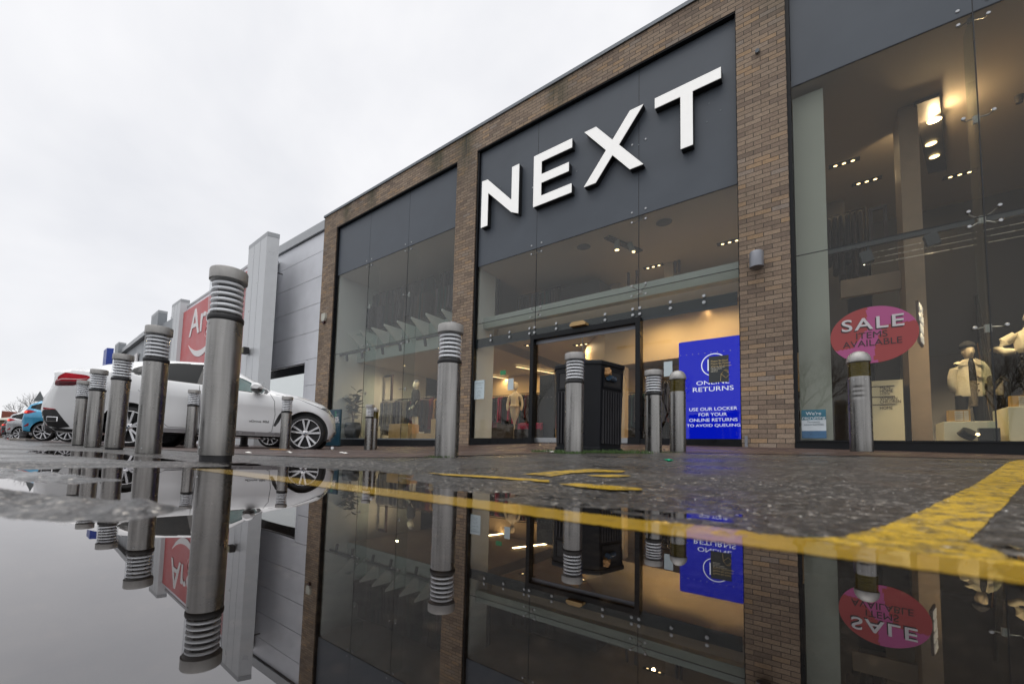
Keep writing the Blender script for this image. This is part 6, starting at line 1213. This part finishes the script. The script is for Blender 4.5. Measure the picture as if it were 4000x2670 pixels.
gg = thing('stepped_parapet', 'low grey parapet between the second and third pylons', 'parapet', ga); MB().prism([(-2, -7.2), (GL+1, -7.2), (GL+1, 0), (-2, 0)], ga, gv, (0, 0, 1), -gn*.6).build('wall', 'cladfar', gg)
# ------------------------------------------------------------------ far left: low building, signs, posts
P = atD(-60, 1690, 120); Q = atD(150, 1690, 120); dv = (Q-P); dv[2] = 0; LW = np.linalg.norm(dv); dv /= LW; nv = np.array([dv[1], -dv[0], 0]); zt_ = atD(40, 1640, 120)[2]; zr_ = atD(90, 1606, 120)[2]
fbld = thing('low_building', 'low brown building with pale pitched roof at the far left', 'building', P)
MB().prism([(0, -1), (LW, -1), (LW, zt_), (0, zt_)], (P[0], P[1], 0), dv, (0, 0, 1), -nv*12).build('wall', 'farwall', fbld)
MB().add([tuple(P*[1, 1, 0]+nv*.6+np.array([0, 0, zt_])), tuple(P*[1, 1, 0]+dv*(LW+1)+nv*.6+np.array([0, 0, zt_])), tuple(P*[1, 1, 0]+dv*(LW*.85)-nv*6+np.array([0, 0, zr_])), tuple(P*[1, 1, 0]+dv*(LW*.3)-nv*6+np.array([0, 0, zt_+1.0]))], [(0, 1, 2, 3)]).build('roof', 'farroof', fbld)
P2 = atD(5, 1625, 135); Q2 = atD(80, 1625, 135); z3 = atD(30, 1604, 135)[2]; tag(MB().prism([(0, 0), (1, 0), (1, z3-.6), (0, z3)], (P2[0], P2[1], 0), (Q2-P2)*[1, 1, 0], (0, 0, 1), -nv*8).build('red_roofed_building', 'redroof'), 'red brown gable rising behind the pale roof at the far left', 'building')
def tri_sign(q, size, depth, lb):
    P = atD(*q, depth); t = thing('warning_sign', lb, 'road sign', (P[0], P[1], 0), 'triangular road signs seen from behind'); r_ = np.array([_c, _s, 0])
    MB().prism([(-size/2, 0), (size/2, 0), (0, size*.87)], P, r_, (0, 0, 1), (_F*.02)).build('plate', 'signgrey', t, bevel=.004); MB().tube([P+_F*.05+np.array([0, 0, size*.6]), (P[0]+_F[0]*.05, P[1]+_F[1]*.05, 0)], size*.06, 8).build('post', 'signgrey', t)
tri_sign((152, 1567), .62, 22, 'larger grey back of a triangular sign above the white SUV bumper'); tri_sign((53, 1636), .42, 30, 'small distant grey back of a triangular sign above the red bin')
def short_post(q, depth, h, w_, m, lb, cat='post', nm='short_post'):
    P = atD(*q, depth); z = gz(P[0], P[1]); t = thing(nm, lb, cat, (P[0], P[1], z)); MB().lathe([(w_*.62, 0), (w_*.62, .05), (w_*.5, .06), (w_*.48, h*.9), (w_*.40, h*.98), (.001, h)], (P[0], P[1], z), 16).build('body', m, t)
    MB().lathe([(w_*.51, h*.55), (w_*.51, h*.60)], (P[0], P[1], z), 16).build('collar', 'signgrey' if m != 'redplastic' else 'signwhite', t)
short_post((67, 1700), 24, .60, .20, 'post', 'short black post left of the light blue hatchback'); short_post((88, 1703), 19, .42, .22, 'post', 'squat black post nearest the light blue hatchback'); short_post((44, 1690), 34, .78, .34, 'redplastic', 'red plastic bin among the far posts', 'bin', 'red_bin')
short_post((952, 1740), 13.5, .42, .22, 'post', 'squat black post seen beneath the white SUV sill')
P = atD(70, 1713, 15.5); Q = atD(135, 1713, 15.5); t = tag(MB().obox(((P+Q)/2*[1, 1, 0])+np.array([0, 0, .05]), (Q-P)/2*[1, 1, 0], _F*[.3, .3, 0], (0, 0, .05)).build('kerb_island', 'kerb', bevel=.02), 'low kerb island beside the light blue hatchback', 'kerb')
# ------------------------------------------------------------------ pavement board, can and scraps
P0 = onY(1287, 1600, 7.35); P1 = onY(1331, 1600, 7.35); zt2 = onY(1331, 1594+3, 7.35)[2]; gz0 = gz(P1[0], 7.35); wB = P1[0]-P0[0]+.12
bd = thing('pavement_board', 'dark teal pavement board offering interest free credit beside the white SUV nose', 'signboard', (P1[0]-wB/2, 7.35, gz0))
MB().box(P1[0]-wB, P1[0], 7.35, 7.40, gz0+.02, zt2).build('board', 'teal', bd, bevel=.004); MB().box(P1[0]-wB, P1[0], 7.28, 7.48, gz0-.01, gz0+.03).build('foot', 'trim', bd)
hB = zt2-gz0; MB().prism([(-.30, -.05), (-.22, -.05), (-.20, -.26), (-.29, -.24)], (P1[0], 7.348, zt2), (1, 0, 0), (0, 0, 1), (0, -.002, 0)).build('green_fold', 'green', bd)
for s, dz, q, m in (('NEXT', .16, .07, 'paperink'), ('PAY', .20, .05, 'paperink'), ('0%', hB*.255, .16, 'signwhite'), ('APR', hB*.315, .10, 'signwhite'), ('available in store', hB*.35, .042, 'signwhite'), ('ask us for details', hB*.42, .03, 'paperink'), ('terms apply', hB*.47, .03, 'paperink')): text(s, q, (P1[0]-.17, 7.345, zt2-dz), m, 'lettering', bd, .012, 1.1, 'CENTER', .001)
P = atD(1297, 1754, 9.0); g_ = gz(P[0], P[1]); tag(MB().tube([(P[0]-.04, P[1], g_+.045), (P[0]+.0, P[1]-.01, g_+.038), (P[0]+.05, P[1]-.03, g_+.04)], [.032, .026, .033], 14).build('drink_can', 'chrome'), 'crushed silver can lying beside the pavement board', 'can')
def scrap(q, m, lb, r_=.03, nm='paper_scrap', cat='litter', grp=None):
    P = onG(*q); g_ = gz(P[0], P[1])+.006; mb = MB(); n_ = 9; pts = [(P[0]+r_*random.uniform(.6, 1.2)*math.cos(a)*1.5, P[1]+r_*random.uniform(.5, 1.1)*math.sin(a), g_+random.uniform(0, r_*.3)) for a in np.linspace(0, 6.283, n_, endpoint=False)]
    mb.add(pts+[(P[0], P[1], g_+r_*.45), (P[0], P[1], g_-.01)], [(i, (i+1) % n_, n_) for i in range(n_)]+[((i+1) % n_, i, n_+1) for i in range(n_)]); o = mb.build(nm, m); return tag(o, lb, cat, grp)
scrap((1335, 1770), 'litterw', 'white paper scrap standing up in front of the pavement board', .03); scrap((1350, 1773), 'litterw', 'flat white paper scrap just right of the standing scrap', .035); scrap((1130, 1769), 'litterw', 'white scrap on the paving before the bollard at the front wheel', .04)
scrap((972, 1771), 'litterw', 'white scrap right of the tallest bollard foot', .04); scrap((2137, 1766), 'litterw', 'white scrap left of the litter bin', .03); scrap((2158, 1767), 'litterw', 'second white scrap left of the mossy bollard', .028); scrap((2392, 1764), 'litterw', 'white scrap in the grass in front of the litter bin', .03); scrap((2533, 1768), 'litterw', 'small white scrap at the foot of the louvred bollard by the screen', .02); scrap((2613, 1801), 'littergreen', 'bright green scrap lying on the wet asphalt', .020)
P = onG(1088, 1757); tag(MB().obox((P[0], P[1], gz(P[0], P[1])+.012), (.16, .05, 0), (-.008, .02, 0), (0, 0, .006)).build('wood_stick', 'orangelit'), 'pale wooden stick lying by the white SUV front wheel', 'stick')
# grit: countless small white stones on the asphalt
gr = MB()
for i in range(700):
    x = random.uniform(-3.2, 1.2); y = .85+random.random()**1.5*4.6
    if float(sdpoly(BASIN, np.array([x]), np.array([y]))[0]) < .02 or y > np.interp(x, *PF): continue
    r_ = random.uniform(.0006, .0017); z = float(ground(np.array([x]), np.array([y]))[0]); gr.add([(x-r_, y-r_, z), (x+r_, y-r_, z), (x+r_*.8, y+r_, z), (x-r_, y+r_*.7, z), (x, y, z+r_*1.3)], [(0, 1, 4), (1, 2, 4), (2, 3, 4), (3, 0, 4)])
o = gr.build('grit', 'litterw', recalc=False); o['kind'] = 'stuff'; o['label'] = 'pale grit scattered over the asphalt'; o['category'] = 'grit'
# grass tufts round the bin and bollard feet
gs = MB()
def tufts(cx_, cy_, rx_, ry_, n, h):
    for i in range(n):
        a = random.uniform(0, 6.283); rr_ = random.random()**.5; x = cx_+rx_*rr_*math.cos(a); y = cy_+ry_*rr_*math.sin(a); z = gz(x, y)+.003; hh_ = h*random.uniform(.3, 1); lx, ly = random.uniform(-.6, .6)*hh_, random.uniform(-.6, .6)*hh_; w_ = .0022
        gs.add([(x-w_, y, z), (x+w_, y, z), (x+lx*.5+w_*.7, y+ly*.5, z+hh_*.7), (x+lx*.5-w_*.7, y+ly*.5, z+hh_*.7), (x+lx, y+ly, z+hh_)], [(0, 1, 2, 3), (3, 2, 4)])
BP = bn.location
tufts(BP[0]+.05, BP[1]-.42, .55, .16, 1500, .035); tufts(BP[0]+.45, BP[1]-.25, .35, .2, 500, .045); tufts(-1.9, 3.86, .17, .13, 450, .03); tufts(-2.25, 2.36, .13, .10, 160, .018); tufts(-1.45, 5.3, .25, .12, 120, .015)
o = gs.build('grass', 'grass', recalc=False); o['kind'] = 'stuff'; o['label'] = 'short grass and moss round the litter bin and bollard feet'; o['category'] = 'grass'
